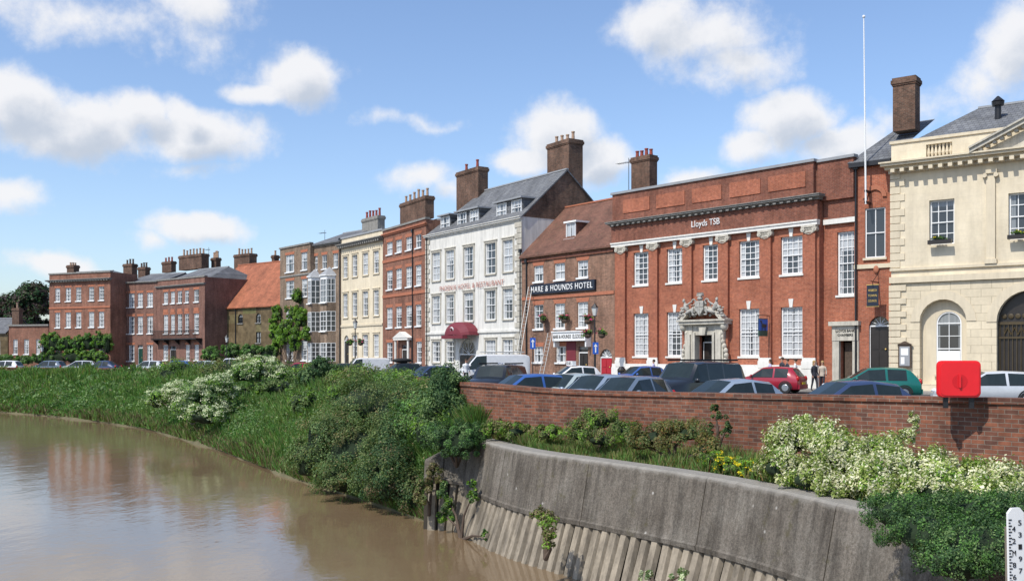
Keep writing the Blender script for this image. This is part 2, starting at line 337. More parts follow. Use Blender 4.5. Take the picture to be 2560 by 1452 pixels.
def window(B,u0,u1,z0,z1,nx=3,nz=4,glass='glass',frame='frame',sill='frame',lint=None,v=0,arch=False,bar=.04,sur=None,rev=.15,parent=None,fw=.07):
    w=u1-u0;h=z1-z0;c=(u0+u1)/2; mb=MB()
    if arch:
        P=[(p[0]-c,p[1]-z0) for p in arcpts(u0,u1,z1)]; poly=[(-w/2,0),(w/2,0)]+P[::-1]
        mb.add([(a,0,b) for a,b in poly],[tuple(range(len(poly)))])
    else: mb.add([(-w/2,0,0),(w/2,0,0),(w/2,0,h),(-w/2,0,h)],[(0,1,2,3)])
    g=mb.obj('window',parent or B.root,glass,(c,v+rev-.004,z0))
    f=MB(); y0,y1=-.07,-.006; hh=h-(w/2 if arch else 0)
    f.box(-w/2,-w/2+fw,y0,y1,0,hh); f.box(w/2-fw,w/2,y0,y1,0,hh); f.box(-w/2+fw,w/2-fw,y0,y1,0,fw)
    if arch:
        for i in range(12):
            a=[(-w/2*math.cos(math.pi*k/12),hh+w/2*math.sin(math.pi*k/12)) for k in (i,i+1)]; q=[((w/2-fw)/(w/2)*p[0],hh+(p[1]-hh)*(w/2-fw)/(w/2)) for p in a]
            f.prism([a[0],a[1],q[1],q[0]],'y',y0,y1)
        f.box(-w/2+fw,w/2-fw,y0,y1,hh-.03,hh+.03)
    else: f.box(-w/2+fw,w/2-fw,y0,y1,h-fw,h)
    if nz>1: f.box(-w/2+fw,w/2-fw,y0-.02,y1-.01,hh/2-.03,hh/2+.03)
    for i in range(1,nx):
        x=-w/2+w*i/nx; f.box(x-bar/2,x+bar/2,y0+.02,y1-.003,fw,hh-(0 if arch else fw))
        if arch: f.cyl((0,y0+.03,hh),(w*.45*math.cos(math.pi*i/nx),y0+.03,hh+w*.45*math.sin(math.pi*i/nx)),bar/2,bar/2,5)
    for j in range(1,nz):
        if j*2==nz: continue
        z=hh*j/nz; f.box(-w/2+fw,w/2-fw,y0+.022,y1-.005,z-bar/2,z+bar/2)
    f.obj('frame',g,frame)
    if sill:
        s=MB(); s.box(-w/2-.1,w/2+.1,-.26,-.02,-.13,-.003); s.obj('sill',g,sill)
    if lint=='gauged':
        s=MB(); s.prism([(-w/2-.05,h+.003),(w/2+.05,h+.003),(w/2+.2,h+.32),(-w/2-.2,h+.32)],'y',-.165,-.12); s.obj('lintel',g,'gauged')
    if lint=='key':
        s=MB(); s.prism([(-w/2-.05,h+.003),(w/2+.05,h+.003),(w/2+.22,h+.4),(-w/2-.22,h+.4)],'y',-.215,-.17); s.obj('lintel',g,'gauged')
        s=MB(); s.prism([(-.1,h-.02),(.1,h-.02),(.17,h+.5),(-.17,h+.5)],'y',-.27,-.12); s.obj('keystone',g,'white')
    if sur:
        s=MB(); t=.16; s.box(-w/2-t,-w/2-.003,-.21,-.1,-.02,h+t); s.box(w/2+.003,w/2+t,-.21,-.1,-.02,h+t); s.box(-w/2-.003,w/2+.003,-.21,-.1,h+.003,h+t)
        s.box(-w/2-t-.08,w/2+t+.08,-.27,-.1,h+t+.003,h+t+.08); s.obj('surround',g,sur)
    return g
def rows(B,spec,**k):
    ops=[]
    for xs,(xr,yt,yb),o in spec:
        zt=B.uz(xr,yt)[1]; zb=B.uz(xr,yb)[1]
        for x0,x1 in xs:
            u0=B.uz(x0)[0];u1=B.uz(x1)[0]; kk=dict(k); kk.update(o); ops.append((u0,u1,zb,zt,kk.get('arch',False))); window(B,u0,u1,zb,zt,**kk)
    return ops
def roof(B,u0,u1,v0,v1,ze,zr,mat,vr=None,hipL=0,hipR=0,gable=None,oh=.3,name='roof'):
    vr=vr if vr is not None else (v0+v1)/2; mb=MB()
    a=(u0-.1,v0-oh,ze);b=(u1+.1,v0-oh,ze);c=(u1+.1,v1+oh,ze);d=(u0-.1,v1+oh,ze);e=(u0-.1+hipL,vr,zr);f=(u1+.1-hipR,vr,zr)
    vs=[a,b,c,d,e,f]; vs2=[(p[0],p[1],p[2]-.14) for p in vs]
    mb.add(vs+vs2,[(0,1,5,4),(2,3,4,5),(7,6,10,11),(9,8,11,10),(0,6,7,1),(2,8,9,3),(0,4,10,6),(3,9,10,4),(1,7,11,5),(2,5,11,8)],0)
    if hipL: mb.add([a,d,e],[(0,2,1)],0)
    if hipR: mb.add([b,c,f],[(0,1,2)],0)
    mb.box(e[0],f[0],vr-.12,vr+.12,zr-.04,zr+.08,1)
    if gable:
        if not hipL: mb.add([(u0,v0,ze-.02),(u0,v1,ze-.02),(u0,vr,zr-.16)],[(0,2,1)],2)
        if not hipR: mb.add([(u1,v0,ze-.02),(u1,v1,ze-.02),(u1,vr,zr-.16)],[(0,1,2)],2)
    return mb.obj(name,B.root,[mat,'gauged' if mat!='slate' else 'lead',gable or 'brown'])
def chimney(B,x0,x1,yt,yb,v,dep,mat='chim',pots=4,pot='pot',ph=.7,pr=.15):
    u0,zt=B.uz(x0,yt,v); u1=B.uz(x1,yt,v+dep)[0]; _,zb=B.uz((x0+x1)/2,yb,v)
    w=max(.6,u1-u0)
    mb=MB(); h=zt-zb
    mb.box(0,w,0,dep,0,h-.46); mb.box(-.05,w+.05,-.05,dep+.05,h-.46,h-.36); mb.box(-.1,w+.1,-.1,dep+.1,h-.36,h-.14); mb.box(-.04,w+.04,-.04,dep+.04,h-.14,h)
    ch=mb.obj('chimney',B.root,mat,(u0,v,zb))
    for i in range(pots):
        p=MB(); x=w*(i+.5)/pots if dep<w*1.1 else w/2; y=dep/2 if dep<w*1.1 else dep*(i+.5)/pots
        hh=ph*random.uniform(.8,1.15); p.cyl((0,0,0),(0,0,hh*.85),pr,pr*.8,9); p.cyl((0,0,hh*.85),(0,0,hh),pr*1.05,pr*1.05,9); p.obj('chimney_pot',ch,pot,(x,y,h))
    return ch
def cornice(B,u0,u1,z,prof,mat,name='cornice',v=0,dent=False):
    mb=MB(); zz=z
    for o,h in prof: mb.box(u0-o*.6,u1+o*.6,v-o,v+.05,zz,zz+h-.002); zz+=h
    if dent:
        n=int((u1-u0)/.5); o=prof[-1][0]
        for i in range(n): x=u0+(i+.5)*(u1-u0)/n; mb.box(x-.11,x+.11,v-o*.8,v-prof[0][0]-.003,z+.0,z+prof[0][1]-.004)
    return mb.obj(name,B.root,mat)
def box(B,name,u0,u1,v0,v1,z0,z1,mat,parent=None):
    mb=MB(); mb.box(u0,u1,v0,v1,z0,z1); return mb.obj(name,parent or B.root,mat)
def door(B,x0,x1,xr,yt,yb,mat='door',arch=False,v=0,step=True,rev=.3):
    u0=B.uz(x0)[0];u1=B.uz(x1)[0];zt=B.uz(xr,yt)[1];zb=B.uz(xr,yb)[1]; w=u1-u0; h=zt-zb; mb=MB()
    hh=h-(w/2 if arch else .5)
    mb.box(-w/2+.05,w/2-.05,0,.06,0,hh)
    for a in (-1,1):
        for q0,q1 in ((.15,hh*.42),(hh*.48,hh-.15)): mb.box(min(a*.06,a*(w/2-.15)),max(a*.06,a*(w/2-.15)),-.03,-.003,q0,q1)
    d=mb.obj('door',B.root,mat,((u0+u1)/2,v+.1,zb))
    m=MB(); m.ell((w*.28,-.06,hh*.48),(.05,.05,.05)); m.obj('handle',d,'gold')
    fm=MB(); fm.box(-w/2,-w/2+.05,-.04,.06,0,hh); fm.box(w/2-.05,w/2,-.04,.06,0,hh); fm.box(-w/2,w/2,-.04,.06,hh,hh+.08)
    fm.obj('frame',d,'frame')
    fan=MB()
    if arch:
        P=[(p[0]-(u0+u1)/2,p[1]-zb) for p in arcpts(u0,u1,zt)]; fan.add([(a,.05,b) for a,b in P],[tuple(range(len(P)))])
        for i in range(1,6): fan.cyl((0,.02,hh+.08),(w*.47*math.cos(math.pi*i/6),.02,hh+w*.47*math.sin(math.pi*i/6)),.02,.02,5,1)
    else: fan.add([(-w/2,.05,hh+.08),(w/2,.05,hh+.08),(w/2,.05,h),(-w/2,.05,h)],[(0,1,2,3)])
    fan.obj('fanlight',d,['glassd','frame'])
    if step and zb>.2:
        st=MB(); n=max(1,int(zb/.17))
        for i in range(n): st.box(u0-.3,u1+.3,-.3*(n-i)-.25,0.02 if i==0 else -.003,zb*i/n+(.001 if i else 0),zb*(i+1)/n)
        st.obj('steps',B.root,'grey')
    return (u0,u1,zb,zt,arch)
def pipe(B,x,z0,z1,v=-.1,mat='black'):
    u=B.uz(x)[0]; mb=MB(); mb.cyl((u,v,z0),(u,v,z1),.06,.06,8); mb.box(u-.14,u+.14,v-.1,v+.08,z1,z1+.3); mb.obj('drainpipe',B.root,mat)
# ================================================================ BUILDINGS
T=Bd('town_council_building','cream stone civic building with rusticated ground storey and pediment',2228,57,2560,52.8,ext=9)
ops=rows(T,[([(2323,2386),(2521,2590)],(2354,499,611),dict(nx=3,nz=4,sill='stone',sur='stone',glass='glassd',bar=.045,rev=.28,fw=.09))])
T_top=13.
w1=T.uz(2337)[0],T.uz(2400)[0]; zt=T.uz(2367,778)[1]; zb=T.uz(2367,935)[1]
ops1=list(ops)
a0,a1=T.uz(2300)[0],T.uz(2417)[0]; ztop=T.uz(2357,748)[1]
ops1.append((a0,a1,.5,ztop,True))
d0,d1=T.uz(2492)[0],T.uz(2492)[0]+3.3; ztd=5.55
ops1.append((d0,d1,0.0,ztd,True))
wall(T,0,T.W,6.35,T_top-.4,0,12,[o for o in ops1 if o[2]>6.4],'ashf',rev=.3)
wall(T,0,T.W,0,6.348,-.06,12,[o for o in ops1 if o[2]<6.4],'ashlar',rev=.4)
box(T,'string_course',-.05,T.W,-.22,.02,6.2,6.55,'stone'); box(T,'string_course',-.05,T.W,-.12,.02,6.9,7.05,'stone')
box(T,'plinth',-.05,a0-.1,-.16,-.063,0,1.0,'stone'); box(T,'plinth',a1+.1,d0-.1,-.16,-.063,0,1.0,'stone')
cornice(T,0,T.W,T_top-.55,[(.18,.2),(.42,.18),(.7,.14),(.8,.09)],'stone',dent=True)
wz=(w1[0],w1[1],zb,zt,True)
wall(T,a0,a1,.5,ztop,.34,.5,[wz],'stone',name='arch_infill',rev=.12,back=False)
window(T,w1[0],w1[1],zb,zt,nx=2,nz=4,glass='glassd',arch=True,v=.34,rev=.1,fw=.07,frame='frame',sill='stone',bar=.035)
box(T,'window_panel',w1[0]+.08,w1[1]-.08,.35,.37,zb+.02,zb+1.3,'frame')
mb=MB(); P=arcpts(a0,a1,ztop,11); Q=arcpts(a0-.5,a1+.5,ztop+.5,11)
for i in range(11): mb.prism([P[i],P[i+1],Q[i+1],Q[i]],'y',-.1+.004*(i%2),-.062)
mb.obj('arch_voussoirs',T.root,'stone')
mb=MB(); P=arcpts(d0,d1,ztd,13); Q=arcpts(d0-.5,d1+.5,ztd+.5,13)
for i in range(13): mb.prism([P[i],P[i+1],Q[i+1],Q[i]],'y',-.1+.004*(i%2),-.062)
mb.obj('arch_voussoirs',T.root,'stone')
box(T,'door',d0,d1,.36,.42,0,ztd,'door')
g=MB()
for i in range(16): x=d0+.1+(d1-d0-.2)*i/15; g.box(x-.02,x+.02,.28,.32,0,3.8)
for i in range(9): 
    g.cyl((d0+.3+i*.34,.3,3.2),(d0+.47+i*.34,.3,3.6),.03,.03,5); g.cyl((d0+.47+i*.34,.3,3.6),(d0+.64+i*.34,.3,3.2),.03,.03,5)
    g.ell((d0+.3+i*.34,.3,4.2),(.14,.03,.14))
g.box(d0,d1,.26,.34,3.75,3.9); g.box(d0,d1,.26,.34,3.0,3.1); g.obj('iron_gate',T.root,'bronze')
mb=MB()
for i in range(13):
    z=7.1+i*.42
    if z<12.2: mb.box(-.05,.75 if i%2 else .5,-.05,.03,z,z+.38)
mb.obj('quoins',T.root,'stone'); mb=MB()
for i in range(14): mb.box(-.09,.85 if i%2 else .55,-.14,-.063,.95+i*.37,.95+i*.37+.33)
mb.obj('quoins',T.root,'stone')
uu=T.uz(2478)[0]
mb=MB(); mb.box(uu-.22,uu+.22,-.14,.01,7.05,11.9); mb.box(uu-.3,uu+.3,-.2,.01,7.05,7.3); mb.box(uu-.32,uu+.32,-.24,.01,11.9,12.1)
for s in (-1,1): mb.cyl((uu+s*.28,-.26,11.8),(uu+s*.28,-.05,11.8),.12,.12,8)
mb.obj('pilaster',T.root,'stone')
zp0=T_top+.06; zp1=14.15
b0,b1=T.uz(2315)[0],T.uz(2380)[0]
wall(T,0,T.W,zp0,zp1,.02,.4,[(b0,b1,zp0+.15,zp1-.25)],'ashf',name='parapet',rev=.38)
box(T,'coping',-.08,T.W,-.06,.46,zp1+.002,zp1+.16,'stone')
for i in range(7):
    u=b0+(b1-b0)*(i+.5)/7; mb=MB(); z=zp0+.15; h=zp1-.25-z
    mb.cyl((u,.18,z),(u,.18,z+h*.3),.05,.1,8); mb.cyl((u,.18,z+h*.3),(u,.18,z+h*.8),.1,.045,8); mb.cyl((u,.18,z+h*.8),(u,.18,z+h),.07,.08,8); mb.obj('baluster',T.root,'stone')
up0=T.uz(2432)[0]; upk=up0+4.2; zk=T_top+1.9
mb=MB(); mb.prism([(up0+.6,T_top+.1),(upk*2-up0-.6,T_top+.1),(upk,zk-.25)],'y',-.3,.0)
for s in (1,-1):
    a=(up0 if s==1 else 2*upk-up0)
    mb.prism([(a,T_top),(upk,zk),(upk,zk+.22),(a,T_top+.22)],'y',-.85,-.31); mb.prism([(a,T_top+.22),(upk,zk+.22),(upk,zk+.32),(a,T_top+.32)],'y',-.95,-.31)
    for i in range(12):
        t=(i+.5)/12; x=a+(upk-a)*t; z=T_top+(zk-T_top)*t; mb.box(x-.09,x+.09,-.7,-.32,z-.17,z-.01)
mb.obj('pediment',T.root,'dirty')
roof(T,.2,T.W,.5,12,zp1-.3,16.9,'slate',vr=6,hipL=3.2)
chimney(T,2232,2300,197,325,2.2,1.0,pots=0,mat='chim')
uv,zv=T.uz(2495,278,3.5); mb=MB(); mb.cyl((uv,3.5,zv-.8),(uv,3.5,zv+.3),.17,.17,10); mb.cyl((uv,3.5,zv+.3),(uv,3.5,zv+.5),.3,.34,10); mb.cyl((uv,3.5,zv+.55),(uv,3.5,zv+.85),.36,.05,10); mb.obj('roof_vent',T.root,'black')
for x in (2354,2555):
    u=T.uz(x)[0]; mb=MB(); mb.box(-.62,.62,-.5,-.28,0,.22); bx=mb.obj('window_box',T.root,'door',(u,0,T.uz(2354,611)[1]))
    foliage('window_box_plants',(0,0,0),[(0,-.4,.3,.5,.12,.14)],300,.05,['dark','bright','yellow','core'],parent=bx,fl=.1,flsize=.04)
# --- narrow brick building
N=Bd('narrow_brick_building','narrow orange brick building with tall sash window and arched door',2131,58.45,2227,57.05)
zt,zb=N.uz(2184,518)[1],N.uz(2184,643)[1]; U0,U1=N.uz(2158)[0],N.uz(2209)[0]
o1=(U0,U1,zb,zt,False); window(N,U0,U1,zb,zt,nx=2,nz=2,glass='glassd',sill='stone',v=.3,bar=.05)
o2=door(N,2168,2220,2195,790,925,'door',arch=True,v=.35)
wall(N,0,N.W-.02,0,13.2,.3,11,[o1,o2],'lloyd')
box(N,'string_course',0,N.W-.05,.2,.31,N.uz(2184,663)[1]-.15,N.uz(2184,663)[1]+.1,'stone')
mb=MB(); P=arcpts(U0-.1,U1+.1,zt+1.3,12); Q=arcpts(U0+.15,U1-.15,zt+1.05,12)
for i in range(12): mb.prism([P[i],P[i+1],Q[i+1],Q[i]],'y',.2,.298)
mb.obj('blind_arch',N.root,'gauged')
box(N,'gutter',-.2,N.W+.0,-.1,.29,13.1,13.35,'black')
mb=MB(); mb.add([(-.3,-.1,13.36),(N.W,-.1,13.36),(N.W+1,5,16.4),(1.4,5,16.4),(-.3,10,13.36)],[(0,1,2,3),(0,3,4)]); mb.obj('roof',N.root,'slate')
pipe(N,2137,0,13.0,.15)
mb=MB(); mb.ell((N.uz(2187)[0],.24,N.uz(2187,672)[1]),(.17,.09,.24)); mb.obj('alarm_box',N.root,'gauged')
u,z=N.uz(2170,495); fp=empty('flagpole',N.world(u,-.35,z),N.rot); top(fp,'tall white flagpole fixed to brick building front','flagpole')
zt=N.uz(2163,50)[1]
mb=MB(); mb.cyl((0,0,-.4),(-.12,-.0,zt-z),.06,.03,8); mb.ell((-.12,0,zt-z+.08),(.09,.09,.09)); mb.obj('pole',fp,'frame')
mb=MB(); mb.box(-.08,.08,-.05,.62,-.35,-.22); mb.box(-.08,.08,-.05,.62,.3,.42); mb.obj('bracket',fp,'black')
# --- bank
L=Bd('bank_building','orange red brick bank with ionic pilasters and carved stone doorway',1537,72.9,2130,58.4)
kw=dict(nx=4,nz=6,glass='glass',sill='white',lint='key',bar=.045,rev=.2,fw=.09)
uS=L.uz(2048)[0]
up=[(1584,1626),(1667,1709),(1757,1801),(1848,1898),(1952,2006)]
o=rows(L,[(up,(1604,630,712),{}),([up[0],up[1],up[3],up[4]],(1608,783,890),dict(nz=7))],**kw)
zd=L.uz(1773,838)[1]; du0,du1=L.uz(1750)[0],L.uz(1792)[0]
dd=door(L,1750,1792,1771,838,925,'door',v=.3); o.append(dd)
wall(L,0,uS,0,11.4,0,12,o,'lloyd',rev=.21)
b0,b1=L.uz(2076)[0]+.15,L.uz(2127)[0]+.0
zt,zb=L.uz(2100,580,.5)[1],L.uz(2100,738,.5)[1]
window(L,b0,b1,zb,zt,nx=4,nz=8,v=.5,sill='white',rev=.2,fw=.1)
e0,e1=L.uz(2083)[0]+.2,L.uz(2120)[0]+.1; ez=L.uz(2100,852,.5)[1]
mbd=MB(); mbd.box(e0+.1,e1-.1,.78,.84,.6,ez-.1); mbd.obj('door',L.root,'bark')
wall(L,uS+.003,L.W,0,11.4,.5,12,[(b0,b1,zb,zt),(e0,e1,.0,ez)],'lloyd',rev=.3)
box(L,'doorway',e0-.45,e0-.003,.3,.52,0,ez+.9,'dirty'); box(L,'doorway',e1+.003,e1+.4,.3,.52,0,ez+.9,'dirty'); box(L,'door_head',e0-.45,e1+.4,.27,.497,ez+.01,ez+.9,'dirty'); box(L,'door_head',e0-.6,e1+.5,.1,.5,ez+.9,ez+1.15,'dirty')
text('LLOYDS BANK',L.root,'black',(e0+e1)/2,ez+.6,1.25,.16,.262); text('CHAMBERS',L.root,'black',(e0+e1)/2,ez+.35,1.0,.14,.262)
box(L,'steps',e0-.3,e1+.3,-.1,.8,0,.6,'grey')
for a,b in ((0,du0-.7),(du1+.7,uS)):
    mb=MB(); mb.box(a-.03,b,-.34,-.003,0,1.25); mb.box(a-.03,b,-.28,-.003,1.25,1.5); mb.obj('plinth',L.root,'white')
cap_z=9.85
for x in (1557,1637,1722,1812,1918,2028):
    u=L.uz(x)[0]; p=MB(); p.box(-.40,.40,-.22,-.003,1.5,cap_z); pil=p.obj('pilaster',L.root,'lloyd',(u,0,0))
    b=MB(); b.box(-.50,.50,-.32,-.23,1.3,1.75); b.box(-.46,.46,-.29,-.222,1.75,1.95); b.obj('pilaster_base',pil,'white')
    c=MB(); c.box(-.38,.38,-.26,-.222,cap_z-.3,cap_z); c.box(-.5,.5,-.34,.0,cap_z+.003,cap_z+.12)
    for s in (-1,1):
        c.cyl((s*.40,-.33,cap_z-.12),(s*.40,-.02,cap_z-.12),.15,.15,12); c.cyl((s*.40,-.36,cap_z-.12),(s*.40,-.33,cap_z-.12),.06,.06,8)
    for i in range(5): c.ell((-.2+i*.1,-.27,cap_z-.1),(.045,.04,.07),n=6,k=4)
    for i in range(7): c.ell((-.3+i*.1,-.26,cap_z-.3-.1*math.sin(math.pi*i/6)),(.045,.04,.045),n=6,k=4)
    c.obj('capital',pil,'dirty',smooth=40)
box(L,'architrave',-.1,uS+.05,-.32,.0,cap_z+.125,cap_z+.32,'white'); box(L,'architrave',-.12,uS+.07,-.38,.0,cap_z+.322,cap_z+.42,'white')
box(L,'architrave',uS+.08,L.W,.3,.49,cap_z+.12,cap_z+.42,'white')
box(L,'frieze',-.1,uS+.05,-.27,.0,cap_z+.422,11.45,'lloyd2'); box(L,'frieze',uS+.08,L.W,.35,.49,cap_z+.422,11.4,'lloyd2')
cornice(L,0,uS,11.47,[(.34,.1),(.45,.07),(.62,.1),(.68,.05)],'grey',dent=True)
box(L,'stone_band',uS+.7,L.W,.34,.499,11.42,12.0,'white')
box(L,'parapet',-.1,uS-.3,-.15,11,11.8,13.8,'lloyd2'); box(L,'parapet',uS-.297,L.W,.15,11,11.402,13.75,'lloyd2')
pu=[(1562,1628),(1645,1716),(1735,1808),(1828,1905),(1925,2018)]
for a,b in pu: box(L,'parapet_panel',L.uz(a)[0],L.uz(b)[0],-.2,-.153,12.35,13.3,'lloyd')
box(L,'coping',-.2,uS-.2,-.26,.5,13.802,13.97,'lead'); box(L,'coping',uS-.2,L.W+.1,.04,.5,13.752,13.92,'lead')
text('Lloyds TSB',L.root,'muted',L.uz(1771)[0],10.85,2.35,.55,-.31,ext=.02)
uc=(du0+du1)/2; ds=MB(); EN=4.15
for s in (-1,1):
    x0,x1=sorted((uc+s*.95,uc+s*1.6)); ds.box(x0,x1,-.5,-.003,0,EN); ds.box(x0-.08,x1+.08,-.6,-.003,0,1.2)
    ds.box(x0+.12,x1-.12,-.62,-.51,1.4,3.5)
    for k in range(9): t=k/8; ds.ell((uc+s*(1.62+.16*math.sin(t*6.2)),-.4,1.5+t*2.4),(.14,.18,.2))
    ds.ell((uc+s*1.7,-.5,EN-.15),(.26,.28,.3))
ds.box(uc-.95,uc+.95,-.45,-.003,zd+.02,EN); ds.box(uc-.9,uc-.72,-.55,-.01,0,zd+.2); ds.box(uc+.72,uc+.9,-.55,-.01,0,zd+.2)
ds.box(uc-1.9,uc+1.9,-.8,-.003,EN+.002,EN+.2); ds.box(uc-2.0,uc+2.0,-.9,-.003,EN+.202,EN+.32)
ds.prism([(uc-.2,zd),(uc+.2,zd),(uc+.3,zd+.55),(uc-.3,zd+.55)],'y',-.65,-.51)
R=1.95
for i in range(14):
    if i in(6,7): continue
    a0_=math.radians(28+124*i/14);a1_=math.radians(28+124*(i+1)/14); zc=EN-.5
    f=lambda a,r:(uc-r*math.cos(a)*1.05,zc+r*math.sin(a)*.88)
    ds.prism([f(a0_,R),f(a1_,R),f(a1_,R-.24),f(a0_,R-.24)],'y',-.85,-.003)
ds.obj('door_surround',L.root,'dirty',smooth=35)
sc=MB(); rs=random.Random(4); bz=4.75
sc.prism([(uc-.34,bz+.95),(uc+.34,bz+.95),(uc+.34,bz+.4),(uc,bz-.05),(uc-.34,bz+.4)],'y',-.98,-.6)
sc.box(uc-.04,uc+.04,-1.02,-.981,bz+.05,bz+.9); sc.box(uc-.3,uc-.045,-1.01,-.981,bz+.55,bz+.62); sc.box(uc+.045,uc+.3,-1.01,-.981,bz+.55,bz+.62)
sc.ell((uc,-.86,bz+1.1),(.2,.2,.15)); sc.box(uc-.2,uc+.2,-1.0,-.7,bz+1.25,bz+1.33)
for i in range(5): sc.prism([(uc-.22+i*.09,bz+1.332),(uc-.14+i*.09,bz+1.332),(uc-.18+i*.09,bz+1.5)],'y',-.95,-.75)
for s in (-1,1):
    hx=uc+s*1.2
    sc.ell((hx,-.8,bz+.55),(.17,.18,.36),rot=Matrix.Rotation(s*.45,3,'Y')); sc.ell((hx+s*.17,-.86,bz+1.0),(.10,.11,.14)); sc.ell((hx+s*.1,-.85,bz+.84),(.06,.06,.1))
    sc.ell((hx-s*.3,-.92,bz+.25),(.36,.13,.12),rot=Matrix.Rotation(s*.3,3,'Y')); sc.ell((hx-s*.62,-.92,bz+.3),(.09,.1,.28)); sc.ell((hx-s*.7,-.96,bz+.04),(.14,.08,.06))
    sc.ell((hx-s*.28,-.92,bz+.78),(.3,.06,.06),rot=Matrix.Rotation(s*.5,3,'Y')); sc.ell((hx+s*.33,-.8,bz+.45),(.07,.08,.32),rot=Matrix.Rotation(-s*.6,3,'Y'))
    for k in range(7): a=k/6; sc.ell((hx+s*(.25+.4*a),-.8,bz+.12+.22*math.sin(a*5)),(.11,.13,.08))
    for k in range(9): a=k/8*4.2; sc.ell((uc+s*(.55+.16*math.cos(a)),-.85,bz+.9+.16*math.sin(a)),(.055,.07,.055),n=7,k=5)
    for k in range(9): a=k/8*4.2; sc.ell((uc+s*(.5+.13*math.cos(a+2)),-.85,bz+.35+.13*math.sin(a+2)),(.05,.07,.05),n=7,k=5)
for i in range(120):
    x=rs.uniform(-1.75,1.75); sc.ell((uc+x,-.74+rs.uniform(-.12,.12),bz-.08+rs.uniform(0,.9)*(1-.4*abs(x)/2)),(rs.uniform(.03,.09),.09,rs.uniform(.03,.1)),n=6,k=4)
sc.obj('sculpture_group',L.root,'carved',smooth=50)
roof(L,1.5,L.W-2,4,12,13.6,14.6,'slate',gable='lloyd2')
chimney(L,1578,1643,395,472,5,.9,pots=4,pot='potr',ph=.6)
# --- pub
H=Bd('brick_pub_building','brown brick pub with clay tiled roof and window flower baskets',1305,82,1537,72.9)
W3=[(1335,1358),(1387,1412),(1444,1470)]
o=rows(H,[(W3,(1346,664,704),dict(nx=2,nz=2)),(W3,(1346,762,822),dict(nx=2,nz=4)),([(1334,1357),(1390,1414)],(1346,866,905),dict(nx=3,nz=2))],lint='gauged',bar=.05,sill='frame')
o.append(door(H,1446,1470,1458,866,938,'door',rev=.2)); o.append(door(H,1500,1530,1515,872,938,'redd',arch=True))
ze=H.uz(1530,614)[1]
wall(H,0.02,H.W-.02,0,ze,0,9,o,'pub')
roof(H,.05,H.W,0,9,ze,H.uz(1500,503,4.5)[1],'tile',gable='brown')
box(H,'fascia_band',.05,H.W-.05,-.12,-.003,ze-.45,ze-.25,'lloyd2')
u0,u1=H.uz(1330)[0],H.uz(1491)[0]; zs=H.uz(1410,718)[1]
box(H,'signboard',u0,u1,-.2,-.003,zs-.39,zs+.39,'signblack')
text('HARE & HOUNDS HOTEL',H.root,'frame',(u0+u1)/2,zs,(u1-u0)*.95,.45,-.23,sp=1.15)
box(H,'string_course',.05,H.W-.05,-.06,-.003,zs-.8,zs-.55,'gauged')
u0,u1=H.uz(1396)[0],H.uz(1478)[0]; zs=H.uz(1437,841)[1]
box(H,'porch_sign',u0,u1,-.6,-.003,zs-.33,zs+.33,'frame'); box(H,'porch_sign_cap',u0-.08,u1+.08,-.68,-.003,zs+.332,zs+.42,'frame')
text('HARE & HOUNDS',H.root,'black',u0+(u1-u0)*.30,zs,(u1-u0)*.56,.28,-.61,ext=.01); text('ELGOODS',H.root,'black',u0+(u1-u0)*.8,zs,(u1-u0)*.34,.32,-.61,ext=.01)
for s in (0,1): box(H,'porch_bracket',(u0 if s==0 else u1-.15),(u0+.15 if s==0 else u1),-.5,-.003,zs-.8,zs-.332,'frame')
ud,zdm=H.uz(1429,597,1.2); zdt=H.uz(1429,557,1.2)[1]
mb=MB(); w=.62; mb.box(ud-w,ud+w,1.2,3.2,zdm-.1,zdt); mb.box(ud-w-.15,ud+w+.15,1.0,3.9,zdt+.002,zdt+.14,1); dm=mb.obj('dormer',H.root,['tile','frame'])
window(H,ud-w+.04,ud+w-.04,zdm,zdt-.04,nx=2,nz=1,v=1.03,parent=dm,sill='frame',rev=.15)
box(H,'wall_panel',H.uz(1417)[0],H.uz(1440)[0],-.04,-.003,1.0,3.4,'maroon')
for i,(x,y) in enumerate([(1358,795),(1411,795),(1470,797)]):
    u,z=H.uz(x,y,-.45); e=empty('hanging_basket',H.world(u,-.45,z)); top(e,'hanging basket of pink flowers on pub wall','hanging basket',group='hanging baskets')
    mb=MB(); mb.ell((0,0,-.2),(.28,.28,.22)); mb.obj('basket',e,'bark'); mb=MB(); mb.cyl((0,0,0),(0,0,.9),.012,.012,5); mb.cyl((0,0,.9),(.0,.45,.9),.02,.02,5); mb.obj('bracket',e,'black')
    foliage('basket_flowers',(0,0,0),[(0,0,0,.42,.42,.33)],420,.06,['bright','dark','flowerp','core'],parent=e,fl=.6,flsize=.12,kc=12)
pipe(H,1318,0,ze-.5)
# --- white hotel
P=Bd('white_hotel_building','white rendered hotel with slate roof dormers and burgundy canopy',1065,95.7,1305,82)
C5=[(1081,1101),(1115,1136),(1160,1184),(1214,1240),(1258,1283)]
ze=P.uz(1065,590)[1]
o=rows(P,[(C5,(1126,625,697),{}),(C5,(1125,736,805),{}),([C5[0],C5[1],C5[3],C5[4]],(1125,852,905),dict(nx=3))],nx=2,nz=4,sur='dirty',sill='dirty',bar=.05)
o.append(door(P,1147,1190,1168,845,925,'door',arch=True))
wall(P,0.02,P.W-.02,0,ze-.01,0,10,o,'render')
cornice(P,.1,P.W-.1,ze-.35,[(.1,.15),(.25,.15),(.33,.06)],'render')
for side in (0,1):
    mb=MB()
    for i in range(26):
        z=1.2+i*.46
        if z<ze-.6:
            if side: mb.box(P.W-(1.0 if i%2 else .7),P.W+.02,-.08,-.003,z,z+.4)
            else: mb.box(-.02,.8 if i%2 else .5,-.08,-.003,z,z+.4)
    mb.obj('quoins',P.root,'dirty')
zr=P.uz(1340,440,4.2)[1]
